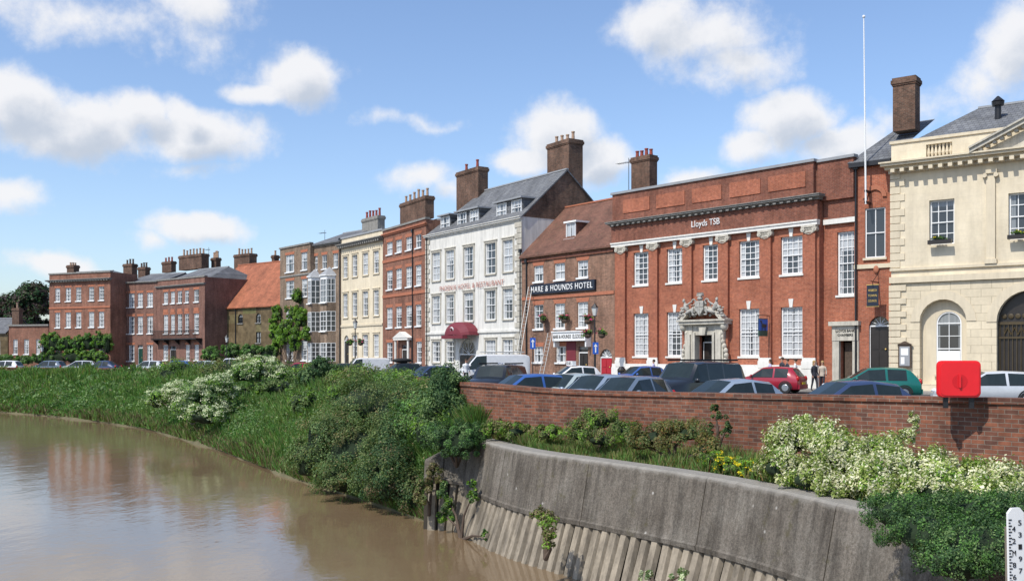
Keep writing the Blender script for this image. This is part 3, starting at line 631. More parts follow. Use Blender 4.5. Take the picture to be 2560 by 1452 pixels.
box(P,'string_course',.1,P.W-.1,-.12,-.003,P.uz(1125,832)[1]-.1,P.uz(1125,832)[1]+.1,'render')
roof(P,.05,P.W,0,9.5,ze,zr,'slate',vr=4.6,hipL=3.0,gable='chim',oh=.1)
for xs in ([(1104,1126)],[(1146,1168),(1177,1198)],[(1244,1268),(1281,1306)]):
    a=P.uz(xs[0][0],0,.6)[0]-.1; b=P.uz(xs[-1][1],0,.6)[0]+.1; zm=ze+.2; zt=zm+1.45
    mb=MB(); mb.box(a,b,.6,4.2,zm-.2,zt); dm=mb.obj('dormer',P.root,'slate')
    mb=MB(); mb.box(a-.2,b+.2,.25,4.6,zt+.002,zt+.13); mb.obj('dormer_roof',dm,'lead')
    for x0,x1 in xs: window(P,P.uz(x0,0,.6)[0],P.uz(x1,0,.6)[0],zm+.08,zt-.08,nx=3,nz=2,v=.42,parent=dm,sill=None,bar=.05)
chimney(P,1368,1457,362,560,5.2,1.5,pots=4,pot='pot',mat='chim',ph=.75)
chimney(P,1141,1220,432,520,3.8,1.1,pots=2,pot='potr',mat='chim',ph=.9)
t1=P.uz(1178,714); text('PHOENIX HOTEL & RESTAURANT',P.root,'crimson',t1[0],t1[1],P.uz(1258)[0]-P.uz(1099)[0],.46,-.12,ext=.008,thin=.006,sp=1.1)
u0,u1=P.uz(1134)[0],P.uz(1198)[0]; zc0=P.uz(1168,838)[1]; mb=MB(); n=12;w=(u1-u0)/2;c=(u0+u1)/2
for i in range(n):
    a0_=math.pi*i/n;a1_=math.pi*(i+1)/n
    p=lambda a,v,r: (c-w*math.cos(a)*r,v,zc0+1.2*math.sin(a)*r)
    mb.add([p(a0_,-.05,1),p(a1_,-.05,1),p(a1_,-1.0,.97),p(a0_,-1.0,.97)],[(0,1,2,3)]); mb.add([p(a0_,-1.0,.97),p(a1_,-1.0,.97),p(a1_,-1.4,.6),p(a0_,-1.4,.6)],[(0,1,2,3)]); mb.add([p(a0_,-1.4,.6),p(a1_,-1.4,.6),(c,-1.55,zc0+.05)],[(0,1,2)])
mb.prism([(-1.5,zc0-.3),(-1.0,zc0-.3),(-1.0,zc0),(-1.5,zc0)],'x',u0+.35,u1-.35)
mb.obj('canopy',P.root,'maroon',smooth=30)
mb=MB(); mb.cyl((c,-1.42,zc0+.5),(c,-1.5,zc0+.47),.26,.26,14); mb.cyl((c,-1.48,zc0+.5),(c,-1.53,zc0+.47),.17,.17,14,1); mb.obj('emblem',P.root,['frame','maroon'])
pipe(P,1069,0,ze-.4); pipe(P,1303,0,ze-3)
# --- red town house
R_=Bd('red_brick_townhouse','four storey red brick townhouse with white door portico',957,105.4,1065,95.7)
C4=[(967,981),(990,1004),(1015,1029),(1039,1053)]
zt=R_.uz(1062,542)[1]
o=rows(R_,[(C4,(974,605,636),dict(nz=2)),(C4,(974,676,724),dict(nz=4)),(C4,(974,769,819),dict(nz=4)),([C4[0],(1041,1054)],(974,856,905),dict(nz=4))],nx=2,lint='gauged',sill='frame',bar=.055)
o.append(door(R_,1004,1023,1013,862,925,'door'))
wall(R_,.02,R_.W-.02,0,zt-.25,0,10,o,'red')
cornice(R_,0,R_.W,zt-.85,[(.1,.15),(.2,.12)],'gauged'); box(R_,'coping',-.05,R_.W+.05,-.1,.4,zt-.248,zt-.05,'grey')
for y in (652,740): box(R_,'string_course',.03,R_.W-.03,-.07,-.003,R_.uz(974,y)[1]-.15,R_.uz(974,y)[1]+.15,'gauged')
a,b=R_.uz(997)[0],R_.uz(1031)[0]; z=R_.uz(1013,850)[1]; mb=MB()
for x in (a,b-.25): mb.cyl((x+.12,-.4,0),(x+.12,-.4,z),.14,.12,10)
mb.box(a-.1,b+.1,-.6,-.003,z,z+.22); mb.prism([(a-.2,z+.222),(b+.2,z+.222),((a+b)/2,z+.85)],'y',-.65,-.003); mb.obj('portico',R_.root,'white')
roof(R_,1,R_.W-.5,1,9,zt-.5,zt+1.0,'slate',gable='chim'); chimney(R_,1000,1085,510,550,3.5,1.0,pots=6,pot='pot',ph=1.0,mat='chim')
pipe(R_,1033,0,zt-1.2)
# --- stone townhouse
Q=Bd('cream_stone_townhouse','cream stone fronted townhouse with bracketed cornice',853,114,957,105.4)
C=[(858,870),(881,894),(907,921),(934,948)]
zt=Q.uz(950,572)[1]
o=rows(Q,[(C,(914,632,687),dict(nz=4)),(C,(914,728,790),dict(nz=4)),(C[1:],(914,836,892),dict(nz=4))],nx=2,sur='stone',sill='stone',bar=.055)
o.append(door(Q,860,872,866,838,915,'door',arch=True))
wall(Q,.02,Q.W-.02,0,zt-.2,0,10,o,'ashf'); cornice(Q,0,Q.W,zt-1.3,[(.15,.2),(.45,.15),(.6,.1)],'grey',dent=True); box(Q,'coping',0,Q.W,-.1,.4,zt-.198,zt,'lead')
roof(Q,.5,Q.W-.5,1,9,zt-.6,zt+.7,'slate',gable='buff'); chimney(Q,905,962,548,580,3.5,.9,mat='grey',pots=5,pot='potr',ph=.8)
box(Q,'string_course',.02,Q.W-.02,-.1,-.003,Q.uz(914,812)[1]-.12,Q.uz(914,812)[1]+.1,'stone')
# --- grey brick pair
K=Bd('buff_brick_bay_house','tall buff brick house with white bay windows',776,119,853,114)
zt=K.uz(800,610)[1]
o=rows(K,[([(783,794),(805,817),(833,845)],(811,637,672),dict(nz=2))],nx=2,lint='gauged',sill='frame',bar=.06)
wall(K,.02,K.W-.02,0,zt,0,10,o,'buff')
for xa,xb in ((781,800),(812,839)):
    a,b=K.uz(xa)[0],K.uz(xb)[0]; z1=K.uz(800,693)[1]; e=MB(); d=.9
    pl=[(a,0),(a+.5,-d),(b-.5,-d),(b,0)]
    for lo,hi in ((0.0,1.4),(3.55,4.9),(7.2,8.2),(z1-.35,z1)): e.prism(pl,'z',lo,hi,0 if hi<z1 else 1)
    e.prism([(a-.15,0),(a+.42,-d-.15),(b-.42,-d-.15),(b+.15,0)],'z',z1+.002,z1+.12,1)
    ap=((a+b)/2,-.05,z1+1.1); e.add([(a-.15,0,z1+.122),(a+.42,-d-.15,z1+.122),(b-.42,-d-.15,z1+.122),(b+.15,0,z1+.122),ap],[(0,1,4),(1,2,4),(2,3,4)],2)
    bay=e.obj('bay_window',K.root,['buff','frame','lead'])
    for lo,hi in ((1.4,3.55),(4.9,7.2),(8.2,z1-.35)):
        window(K,a+.52,b-.52,lo+.01,hi-.01,nx=2,nz=4,v=-d-.1,sill='frame',parent=bay,bar=.05,glass='glassd')
        for s,(q0,q1) in enumerate((((a,0),(a+.5,-d)),((b-.5,-d),(b,0)))):
            f=MB(); L_=math.dist(q0,q1); an=math.atan2(q1[1]-q0[1],q1[0]-q0[0])
            f.box(0,L_,.03,.06,lo,hi,1)
            for t in (0,.5,1): f.box(max(0,t*L_-.04),min(L_,t*L_+.04),0,.028,lo,hi,0)
            for t in (0,.25,.5,.75,1): f.box(0,L_,.001,.026,min(lo+(hi-lo)*t,hi-.05),min(lo+(hi-lo)*t,hi-.05)+.05,0)
            f.obj('side_light',bay,['frame','glassd'],(q0[0],q0[1],0),rot=an)
roof(K,.3,K.W,0,9,zt,zt+1.8,'slate',gable='buff')
cornice(K,0,K.W,zt-.3,[(.1,.12),(.2,.1)],'grey'); pipe(K,851,0,zt)
J=Bd('buff_brick_house','four storey buff brick house covered by climbing plant',700,124.5,776,118)
zt=J.uz(740,612)[1]
o=rows(J,[([(714,735),(753,768)],(724,637,680),dict(nz=2)),([(715,735),(754,768)],(724,702,745),dict(nz=4)),([(715,733)],(724,772,815),dict(nz=4)),([(715,733),(753,768)],(724,850,900),dict(nz=4))],nx=3,lint='gauged',sill='frame',bar=.06)
wall(J,.02,J.W-.02,0,zt-.2,0,10,o,'buff'); box(J,'coping',-.08,J.W,-.12,.4,zt-.198,zt,'grey'); box(J,'string_course',.02,J.W,-.08,-.003,J.uz(740,690)[1],J.uz(740,690)[1]+.2,'grey')
# --- warehouse
Wh=Bd('brick_warehouse','low brown brick warehouse with steep orange pantile roof',512,137,702,126)
ze=Wh.uz(600,768)[1]
o=rows(Wh,[([(546,557),(595,607),(640,652)],(600,785,808),dict(nx=2,nz=2,arch=True)),([(540,556),(640,652)],(546,832,858),dict(nx=2,nz=2))],glass='glassd',frame='black',sill='grey',lint=None)
wall(Wh,.02,Wh.W-.1,0,ze,0,11,o,'brown'); roof(Wh,0,Wh.W,0,11,ze,Wh.uz(660,657,5.5)[1],'pan',gable='brown'); pipe(Wh,590,0,ze-.2)
chimney(Wh,679,697,638,660,6,.8,pots=1,pot='pot',ph=.8)
chimney(Wh,585,642,637,700,9,1.3,pots=5,pot='pot',ph=.9)
# --- balcony house
Z3=Bd('balcony_townhouse','plum brick townhouse with iron first floor balcony',392,139,512,131)
zt=Z3.uz(512,688)[1]
C=[(409,420),(427,437),(444,455),(462,472),(485,497)]
o=rows(Z3,[(C,(450,727,757),dict(nz=2)),(C,(450,785,833),dict(nz=5)),([(408,420),(464,474),(486,497)],(450,862,900),dict(nz=4))],nx=2,sill='frame',lint='gauged',bar=.06)
o.append(door(Z3,425,440,432,865,915,'door'))
wall(Z3,.02,Z3.W-.02,0,zt-.2,0,10,o,'wine'); box(Z3,'coping',-.05,Z3.W+.05,-.1,.4,zt-.198,zt,'grey'); cornice(Z3,0,Z3.W,zt-1.2,[(.15,.15),(.28,.1)],'grey')
for k,(x0,x1) in enumerate(C): box(Z3,'panel',Z3.uz(x0)[0],Z3.uz(x1)[0],-.05,-.003,Z3.uz(450,775)[1]-.3,Z3.uz(450,775)[1]+.2,'gauged')
zb=Z3.uz(450,846)[1]; a,b=.2,Z3.W-.6; mb=MB(); mb.box(a,b,-1.0,-.003,zb-.15,zb); mb.box(a,b,-1.0,-.95,zb+1,zb+1.07)
for i in range(60): x=a+(b-a)*i/59; mb.box(x-.015,x+.015,-.99,-.96,zb,zb+1)
for i in range(5): x=a+.2+(b-a-.4)*i/4; mb.prism([(-.9,zb-.16),(-.003,zb-.16),(-.003,zb-.9)],'x',x-.04,x+.04)
mb.obj('balcony',Z3.root,'black')
roof(Z3,.5,Z3.W-.3,.6,9.5,zt-.5,zt+1.6,'slate',hipL=2,hipR=2); chimney(Z3,447,522,640,672,7,1.2,pots=7,pot='pot',ph=.9); chimney(Z3,528,552,645,672,9,.8,pots=4,pot='pot',ph=1.0); chimney(Z3,405,440,655,680,8,.8,pots=3,pot='potr')
# --- house 2
Z2=Bd('plum_brick_townhouse','three storey plum brick townhouse with sash windows',278,143,392,139)
zt=Z2.uz(300,704)[1]
C=[(284,297),(303,317),(322,336),(344,357),(368,382)]
o=rows(Z2,[(C,(330,733,768),dict(nz=4)),(C,(330,791,834),dict(nz=4)),([C[0],C[1],C[2],C[4]],(330,862,902),dict(nz=4))],nx=3,sill='frame',lint='gauged',bar=.06)
o.append(door(Z2,345,357,351,862,915,'green'))
wall(Z2,.02,Z2.W-.02,0,zt-.2,0,11,o,'wine'); cornice(Z2,0,Z2.W,zt-.35,[(.1,.1),(.25,.12)],'grey'); roof(Z2,.3,Z2.W,.6,10,zt-.3,zt+1.4,'slate',hipL=2)
chimney(Z2,308,343,660,710,5,1.0,pots=3,pot='potd'); chimney(Z2,345,375,668,700,5,.9,pots=3,pot='potd')
# --- house 1
Z1=Bd('red_brick_corner_house','three storey red brick house with dark cornice and ivy',123,144,276,139)
zt=Z1.uz(200,680)[1]
C=[(138,150),(164,177),(190,203),(222,235),(247,260)]
o=rows(Z1,[(C,(200,718,752),dict(nz=4)),(C,(200,780,818),dict(nz=4)),(C,(200,848,890),dict(nz=4))],nx=3,sill='frame',lint='gauged',bar=.06)
wall(Z1,.02,Z1.W,0,zt-.2,0,5,o,'red'); box(Z1,'coping',-.05,Z1.W+.1,-.12,.4,zt-.198,zt,'grey'); cornice(Z1,0,Z1.W,zt-1.35,[(.15,.15),(.45,.12),(.55,.08)],'grey',dent=True); box(Z1,'string_course',.02,Z1.W-.02,-.08,-.003,Z1.uz(200,768)[1]-.15,Z1.uz(200,768)[1]+.1,'gauged')
chimney(Z1,167,198,663,690,3,1.0,pots=3,pot='pot',ph=.4)
roof(Z1,.5,Z1.W-.5,.8,4.8,zt-.4,zt+.3,'slate',hipL=2,hipR=2)
# --- lodge
G1=Bd('brick_lodge','small brick lodge with tiled hipped roof and chimney',22,151,121,149)
zt=G1.uz(60,815)[1]
o=rows(G1,[([(33,44),(60,72),(90,100)],(60,848,885),dict(nz=3))],nx=2,sill='frame')
wall(G1,0,G1.W,0,zt,0,4,o,'red'); box(G1,'parapet',-.1,G1.W+.1,-.2,.2,zt+.002,zt+.25,'grey'); chimney(G1,30,57,770,815,2,.8,pots=1,pot='pot')
G2=Bd('low_brick_cottage','low dark brick cottage with slate roof',-120,155,20,152)
o=rows(G2,[([(-100,-88),(-60,-48),(-12,0)],(0,850,885),dict(nz=3))],nx=2,sill='frame')
wall(G2,0,G2.W-.05,0,5.5,0,6,o,'brown'); roof(G2,0,G2.W-.3,0,6,5.52,7.9,'slate',gable='brown')
# ================================================================ GROUND / RIVER
def cat(pts,k=6):
    pts=[np.array(p,float) for p in pts]; out=[]
    for i in range(len(pts)-1):
        p0=pts[max(i-1,0)];p1=pts[i];p2=pts[i+1];p3=pts[min(i+2,len(pts)-1)]
        for j in range(k):
            t=j/k; out.append(.5*((2*p1)+(-p0+p2)*t+(2*p0-5*p1+4*p2-p3)*t*t+(-p0+3*p1-3*p2+p3)*t**3))
    out.append(pts[-1]); return np.array(out)
Bp=[(24,-2,-.76),(20,6.9,-.76),(12.5,14.45,-.76),(9.15,17.8,-.77),(4.9,22,-.84),(1.5,25.4,-.88),(-1.0,27.9,-.77),(-2.4,33,-.85),(-4.0,42,-.95),(-6.5,53,-1.05),(-12.5,66,-1.1),(-26,80,-1.1),(-47,92,-1.1),(-85,108,-1.1),(-150,135,-1.1)]
BS=cat(Bp,6)
def normals(P):
    d=np.gradient(P[:,:2],axis=0); d=unit(d); return np.stack([d[:,1],-d[:,0]],1)
def loft(name,P,prof,mats,midx=None,parent=None,caps=False):
    N_=normals(P); al=np.concatenate([[0],np.cumsum(np.linalg.norm(np.diff(P[:,:2],axis=0),axis=1))])
    vs=[];uv=[]; k=None
    for i in range(len(P)):
        pr=prof(i); k=len(pr); c=0
        for j,(o_,z) in enumerate(pr):
            if j: c+=math.dist(pr[j-1],pr[j])
            vs.append((P[i,0]+N_[i,0]*o_,P[i,1]+N_[i,1]*o_,z)); uv.append((al[i],c))
    fs=[];mi=[]
    for i in range(len(P)-1):
        for j in range(k-1): fs.append((i*k+j,i*k+j+1,(i+1)*k+j+1,(i+1)*k+j)); mi.append(midx[j] if midx else 0)
    if caps: fs.append(tuple(range(k))); fs.append(tuple((len(P)-1)*k+j for j in range(k-1,-1,-1))); mi+=[0,0]
    me=bpy.data.meshes.new(name); me.from_pydata(vs,[],fs); L_=me.uv_layers.new(name='UVMap')
    vi=np.zeros(len(me.loops),dtype=np.int32); me.loops.foreach_get('vertex_index',vi); d=np.array(uv)[vi].reshape(-1); L_.data.foreach_set('uv',d)
    for m in mats: me.materials.append(M[m])
    me.polygons.foreach_set('material_index',mi); me.update()
    o=bpy.data.objects.new(name,me); link(o,parent); return o
rw=loft('brick_river_wall',BS,lambda i:[(0,-.6),(0,EYE+BS[i,2]-.12),(-.04,EYE+BS[i,2]-.11),(-.04,EYE+BS[i,2]),(.38,EYE+BS[i,2]),(.38,EYE+BS[i,2]-.1),(.34,EYE+BS[i,2]-.11),(.34,0)],['river'],caps=True)
top(rw,'long weathered red brick wall along the car park','wall')
N_=normals(BS); g=[(BS[i,0]+N_[i,0]*.1,BS[i,1]+N_[i,1]*.1,0) for i in range(len(BS))]
far=[(-600,260,0),(-4000,1500,0),(-4000,6000,0),(6000,6000,0),(6000,-4000,0),(30,-4000,0)]
mb=MB(); pts=g+far; mb.add(pts,[tuple(range(len(pts)))])
M['ground']=mat_plain('dusty ground',(.16,.15,.12),.95,.3,.3,.2)
o=mb.obj('ground',None,'ground'); o['kind']='structure'
fac=[(T.world(T.W+4,0,0)),(T.world(0,0,0)),(L.world(L.W,0,0)),(L.world(0,0,0)),P.world(P.W,0,0),P.world(0,0,0),Q.world(Q.W,0,0),Q.world(0,0,0),J.world(0,0,0),Z3.world(Z3.W,0,0),Z3.world(0,0,0),Z2.world(0,0,0),Z1.world(0,0,0),Vector((-95,142,0))]
FP=np.array([[p.x,p.y,0] for p in fac]); FN=normals(FP)
mb=MB(); rd=[(BS[i,0]+N_[i,0]*.5,BS[i,1]+N_[i,1]*.5,.004) for i in range(8,len(BS)-5)]; rf=[(FP[i,0]-FN[i,0]*2.5,FP[i,1]-FN[i,1]*2.5,.004) for i in range(len(FP))][::-1]
mb.add(rd+rf,[tuple(range(len(rd+rf)))]); o=mb.obj('road',None,'asphalt'); o['kind']='structure'
o=loft('pavement',FP,lambda i:[(-2.5,0),(-2.5,.12),(.0,.12),(0.2,.12)],['paving']); o['kind']='structure'
WZ=-2.5
t=NT('muddy river water'); v=t.coord(); 
n1=t.noise(stretch(t,v,(1,.5,1)),1.1,4,.55); n2=t.noise(v,.12,3); n3=t.noise(stretch(t,v,(.8,.5,1)),5,3)
h=t.math('ADD',t.math('MULTIPLY',n1,1.),t.math('MULTIPLY',n3,.3))
col=t.ramp(n2,[(.3,(.165,.112,.062)),(.7,(.205,.145,.085))])
t.bsdf(col,.08,bump=h,bs=.34,bd=.035,spec=.5); M['water']=t.mat
mb=MB(); mb.add([(-1500,-400,WZ),(40,-400,WZ),(40,400,WZ),(-1500,400,WZ)],[(0,1,2,3)]); o=mb.obj('river_water',None,'water'); o['kind']='structure'
WL=[(-2.0,26.9),(-2.6,27.8),(-5.3,32.3),(-8.8,37.8),(-16.4,51.3),(-26.1,65.4),(-41.3,80),(-65,95),(-101.5,112),(-171,139)]
BL=[(-.6,27.5),(-1.0,27.9),(-2.4,33),(-4.0,42),(-6.5,53),(-12.5,66),(-26,80),(-47,92),(-85,108),(-150,135)]
WS=cat(WL,10);BLS=cat(BL,10); NB=len(WS)
def crest(i): return np.interp(i/(NB-1),[0,.2,.4,.55,1],[-.1,.1,.3,.45,.45])
def bankz(t,i): return -2.75+(2.75+crest(i))*np.clip(t,0,1)**.58
wob=[.5*math.sin(i*1.3)+.35*math.sin(i*.47+1)+.2*math.sin(i*2.9) for i in range(NB)]
vs=[];fs=[];KR=14
for i in range(NB):
    for j in range(KR+1):
        t_=j/KR; p=WS[i]*(1-t_)+BLS[i]*t_; p=p+(WS[i]-BLS[i])*.03*wob[i]*(1-t_)
        vs.append((p[0],p[1],float(bankz(t_,i))+(.1*math.sin(i*.9+j*1.7)*math.sin(j*.8+i*.3) if 0<j<KR else 0)))
for i in range(NB-1):
    for j in range(KR): a=i*(KR+1)+j; fs.append((a,a+1,a+KR+2,a+KR+1))
M['soil']=mat_plain('muddy bank soil',(.13,.115,.06),.95,.4,.8,.5)
mb=MB(); mb.add(vs,fs); o=mb.obj('riverbank',None,'soil',smooth=180); o['kind']='structure'
def bank_pt(n,s0=.06,s1=.98,t0=.05,t1=1.):
    s=rng.uniform(s0,s1,n)*(NB-1); i=np.minimum(s.astype(int),NB-2); f=(s-i)[:,None]; w=WS[i]*(1-f)+WS[i+1]*f; b=BLS[i]*(1-f)+BLS[i+1]*f
    tt=t0+(t1-t0)*rng.uniform(0,1,n)**1.25; p=w*(1-tt[:,None])+b*tt[:,None]; return np.column_stack([p,bankz(tt,s)]),tt
def blades(P_0,h,wd,lean=.35):
    n=len(P_0); a=rng.uniform(0,2*np.pi,n); s=np.stack([np.cos(a),np.sin(a),0*a],1); hh=(h*rng.uniform(.5,1.3,n))[:,None]
    tip=P_0+np.column_stack([rng.normal(0,lean,n),rng.normal(0,lean,n),np.ones(n)])*hh; W_=(wd*rng.uniform(.7,1.3,n))[:,None]
    return np.stack([P_0-s*W_,P_0+s*W_,tip+s*W_*.25,tip-s*W_*.25],1)
Vg=[];mg=[]
def clumpn(p): return np.sin(p[:,0]*1.1+np.sin(p[:,1]*.7)*2)*np.sin(p[:,1]*.8+1.3*np.sin(p[:,0]*.5))
for n,s0,s1,h,wd in ((80000,.08,.42,.62,.022),(70000,.36,.62,.68,.036),(70000,.58,.92,.66,.065)):
    p,tt=bank_pt(n,s0,s1,.022,1.); c=clumpn(p); c2=clumpn(p*.33+5); hh=h*(.8+.4*c+.25*c2)*np.clip(.55+1.0*tt,.5,1.25); Vg.append(blades(p,hh,np.full(n,wd)))
    m=np.where(rng.random(n)<.5+.25*c+.25*c2,0,1); m=np.where(rng.random(n)<.07,2,m); m=np.where((tt<.08)&(rng.random(n)<.4),3,m); mg.append(m)
p,tt=bank_pt(60000,.1,.9,.08,1.); c=clumpn(p*1.7+3); k=c>.1; p=p[k]; sc_=np.clip(np.linalg.norm(p[:,:2],axis=1)/40,.8,2.6)
p[:,2]+=rng.uniform(.1,.75,len(p)); nr=unit(rng.normal(size=p.shape)+np.array([-.2,-.4,.9])); Vg.append(leafq(p,nr,.055*sc_,.55)); mg.append(np.where(rng.random(len(p))<.04,2,4))
quads('riverbank_grass',np.concatenate(Vg),np.concatenate(mg),['grassa','grassb','straw','brown','elder'])['kind']='stuff'
# ---- concrete flood wall
Kp=[(6.6,-6),(6.3,5),(5.85,11.1),(4.96,14.5),(3.7,17.8),(2.0,20.5),(.28,23.1),(-1.0,26.4)]
KS=cat(Kp,6); KS=np.vstack([KS,[(-1.12,26.62),(-1.5,26.75),(-1.95,26.8),(-2.35,26.8)]]); nk=len(KS); nm_=nk-4
def kt(i): return -.1 if i<=nm_ else -.1-.85*(i-nm_)/4
def kz(i): 
    b=-1.14-.22*min(1,i/34)
    return b if i<=nm_-3 else b+.28*min(1,(i-nm_+3)/7)
t=NT('weathered concrete'); uvv=t.coord('UV'); ob=t.coord()
b=t.n('ShaderNodeTexBrick'); t.l(uvv,b.inputs['Vector']); b.offset=0; b.inputs['Scale'].default_value=1; b.inputs['Brick Width'].default_value=3.5; b.inputs['Row Height'].default_value=30; b.inputs['Mortar Size'].default_value=.014; b.inputs['Color1'].default_value=(1,1,1,1); b.inputs['Color2'].default_value=(.88,.88,.88,1); b.inputs['Mortar'].default_value=(.3,.28,.25,1)
c=t.ramp(t.noise(ob,1.2,8,.7),[(.25,(.135,.115,.092)),(.5,(.205,.18,.148)),(.75,(.28,.255,.215))])
c=t.mix(.85,c,t.ramp(t.noise(stretch(t,uvv,(2.6,.35,1)),1.5,6,.7),[(.36,.45),(.6,1.12)]),'MULTIPLY')
c=t.mix(.9,c,t.ramp(t.noise(ob,22,6,.85),[(.38,.5),(.6,1.1)]),'MULTIPLY'); c=t.mix(1.,c,b.outputs[0],'MULTIPLY')
c=t.mix(t.ramp(t.noise(ob,2.3,6,.8),[(.58,0),(.66,.6)]),c,(.09,.08,.04))
sp=t.n('ShaderNodeTexVoronoi'); sp.inputs['Scale'].default_value=2.2; t.l(ob,sp.inputs[0]); c=t.mix(t.ramp(sp.outputs[0],[(.04,.8),(.08,0)]),c,(.42,.40,.36))
sz=t.n('ShaderNodeSeparateXYZ'); t.l(ob,sz.inputs[0])
zz=t.math('ADD',sz.outputs[2],t.math('MULTIPLY',t.noise(ob,4,4),.14)); edge=t.ramp(t.math('ADD',zz,1.),[(.86,0),(.95,.6)])
c=t.mix(edge,c,(.36,.34,.30))
t.bsdf(c,.9,bump=t.noise(ob,12,8,.8),bs=.8,bd=.04,spec=.15); M['concrete']=t.mat
fw_=empty('concrete_flood_wall',(4,15,0)); top(fw_,'steep weathered concrete flood wall above sheet piling','wall')
def inv(o,root): o.matrix_parent_inverse=Matrix.Translation(-Vector(root.location)); return o
o=loft('concrete_face',KS,lambda i:[(.3,kz(i)-.12),(-.28,kz(i)-.12),(-.29,kz(i)-.03),(-.25,kz(i)),(-.02,kt(i)-.04),(.03,kt(i)),(.4,kt(i)+.01),(.42,kt(i)-.5)],['concrete'],caps=True,parent=fw_); inv(o,fw_)
M['pile']=mat_plain('stained grey brown piling',(.33,.28,.21),.9,.4,1.6,.6,.85)
mb=MB(); NK=normals(KS); al=np.concatenate([[0],np.cumsum(np.linalg.norm(np.diff(KS[:,:2],axis=0),axis=1))])
s=2.; rp=random.Random(3)
def at(s): 
    i=min(np.searchsorted(al,s)-1,nk-2); i=max(i,0); f=(s-al[i])/(al[i+1]-al[i]); return KS[i,:2]*(1-f)+KS[i+1,:2]*f,NK[i]*(1-f)+NK[i+1]*f,kz(i+f)
while s<al[-1]-.1:
    w=.235+rp.uniform(-.02,.02); p,nn,z=at(s); tn=np.array([-nn[1],nn[0]]); jt=rp.uniform(-.025,.025); ln=rp.uniform(-.04,.04)
    vs=[]
    for oo,zz_,e in ((-.14,z-.1,0),(-.62,-2.9,ln)):
        for a,bq in ((0,0),(1,0),(.85,-.10),(.15,-.10)):
            q=p+nn*(oo+bq+jt)+tn*(a*w+e-.5*w); vs.append((q[0],q[1],zz_))
    mb.add(vs,[(0,1,2,3),(4,7,6,5),(0,4,5,1),(1,5,6,2),(2,6,7,3),(3,7,4,0)]); s+=.30
o=mb.obj('piling',fw_,'pile'); inv(o,fw_)
o=loft('piling_backing',KS[2:],lambda i:[(-.08,-1.2),(-.52,-2.95)],['gapdark'],parent=fw_); inv(o,fw_)  # dark sheet behind the piles, gap shade painted in
KM=KS[:nm_+1]; ki=np.linspace(0,1,60); KI=np.array([[np.interp(a,np.linspace(0,1,len(KM)),KM[:,0]),np.interp(a,np.linspace(0,1,len(KM)),KM[:,1])] for a in ki]); KN=normals(np.column_stack([KI,0*ki]))
BB=cat([(26,-6,0),(20,6.9,0),(12.5,14.45,0),(9.15,17.8,0),(4.9,22,0),(1.5,25.4,0),(-1.0,27.9,0)],6); BI=np.array([[np.interp(a,np.linspace(0,1,len(BB)),BB[:,0]),np.interp(a,np.linspace(0,1,len(BB)),BB[:,1])] for a in ki])
vs=[];fs=[]
for i in range(60):
    for j in range(7):
        q=(KI[i]+KN[i]*.38)*(1-j/6)+(BI[i]+np.array([.1,.1]))*j/6; vs.append((q[0],q[1],-.16+(.06*math.sin(i*.7+j) if 0<j<6 else 0)))
for i in range(59):
    for j in range(6): a=i*7+j; fs.append((a,a+1,a+8,a+7))
mb=MB(); mb.add(vs,fs); o=mb.obj('planting_bed',None,'soil'); o['kind']='structure'
n=26000; i=rng.integers(20,59,n); f=rng.random(n)[:,None]; jj=rng.random(n)[:,None]; q=((KI[i]+KN[i]*.45)*(1-f)+(KI[np.minimum(i+1,59)]+KN[i]*.45)*f)*(1-jj)+(BI[i]*(1-f)+BI[np.minimum(i+1,59)]*f)*jj
p=np.column_stack([q,np.full(n,-.16)]); c=clumpn(p*2)
quads('verge_grass',blades(p,.2+.12*c,np.full(n,.012)),rng.choice(4,n,p=[.4,.2,.28,.12]),['grassa','grassb','straw','rust'])['kind']='stuff'
# ================================================================ VEGETATION
def bl(x,y,Z,rx,rz,ry=None):
    p=wp(x,y,Z); k=Z/F; return (p.x,p.y,p.z,rx*k,(ry or rx)*k,rz*k)
def bush(name,label,blobs,n,leaf,mats,cat='bush',group=None,**k):
    c=np.mean(np.array(blobs)[:,:3],0); o=empty(name,(c[0],c[1],min(b[2]-b[5] for b in blobs))); top(o,label,cat,group)
    f=foliage('foliage',(o.location.x,o.location.y,o.location.z),blobs,n,leaf,mats,**k); f.parent=o; f.location=(0,0,0)
    mb=MB(); stems(mb,(0,0,-.1),[tuple(Vector(b[:3])-Vector(o.location)) for b in blobs],.05); mb.obj('stem',o,'bark'); return o
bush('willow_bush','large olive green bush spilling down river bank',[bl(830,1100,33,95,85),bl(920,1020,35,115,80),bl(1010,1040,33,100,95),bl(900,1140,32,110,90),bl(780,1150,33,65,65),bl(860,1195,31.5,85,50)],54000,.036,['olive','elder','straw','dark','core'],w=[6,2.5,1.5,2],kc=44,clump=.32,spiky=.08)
bush('rounded_bush','rounded dark olive bush dropping to the water',[bl(1010,1130,30.8,100,110),bl(950,1205,30.2,85,72)],26000,.036,['olive','dark','elder','core'],w=[4,4,2],kc=90,clump=.24)
bush('ivy_bush','dark drooping thicket at the water edge',[bl(985,1190,29.0,85,90),bl(1040,1240,28.4,48,70)],20000,.036,['dark','olive','brown','core'],w=[4,3,1],kc=50,clump=.3)
bush('elder_bush','dark green elder bush beside end of brick wall',[bl(1120,975,29.5,52,50),bl(1105,1030,29,50,50),bl(1150,1035,28.8,45,45),bl(1070,1075,29,40,40)],22000,.042,['dark','elder','core'],w=[3,2],kc=34,spiky=.15)
bush('clipped_bush','rounded dense dark green shrub over concrete wall end',[bl(1140,1108,25.6,78,54),bl(1195,1090,26.2,42,38),bl(1090,1095,26.4,42,42)],24000,.024,['dark','elder','grassb','core'],w=[4,1,1.5],kc=80,clump=.22)
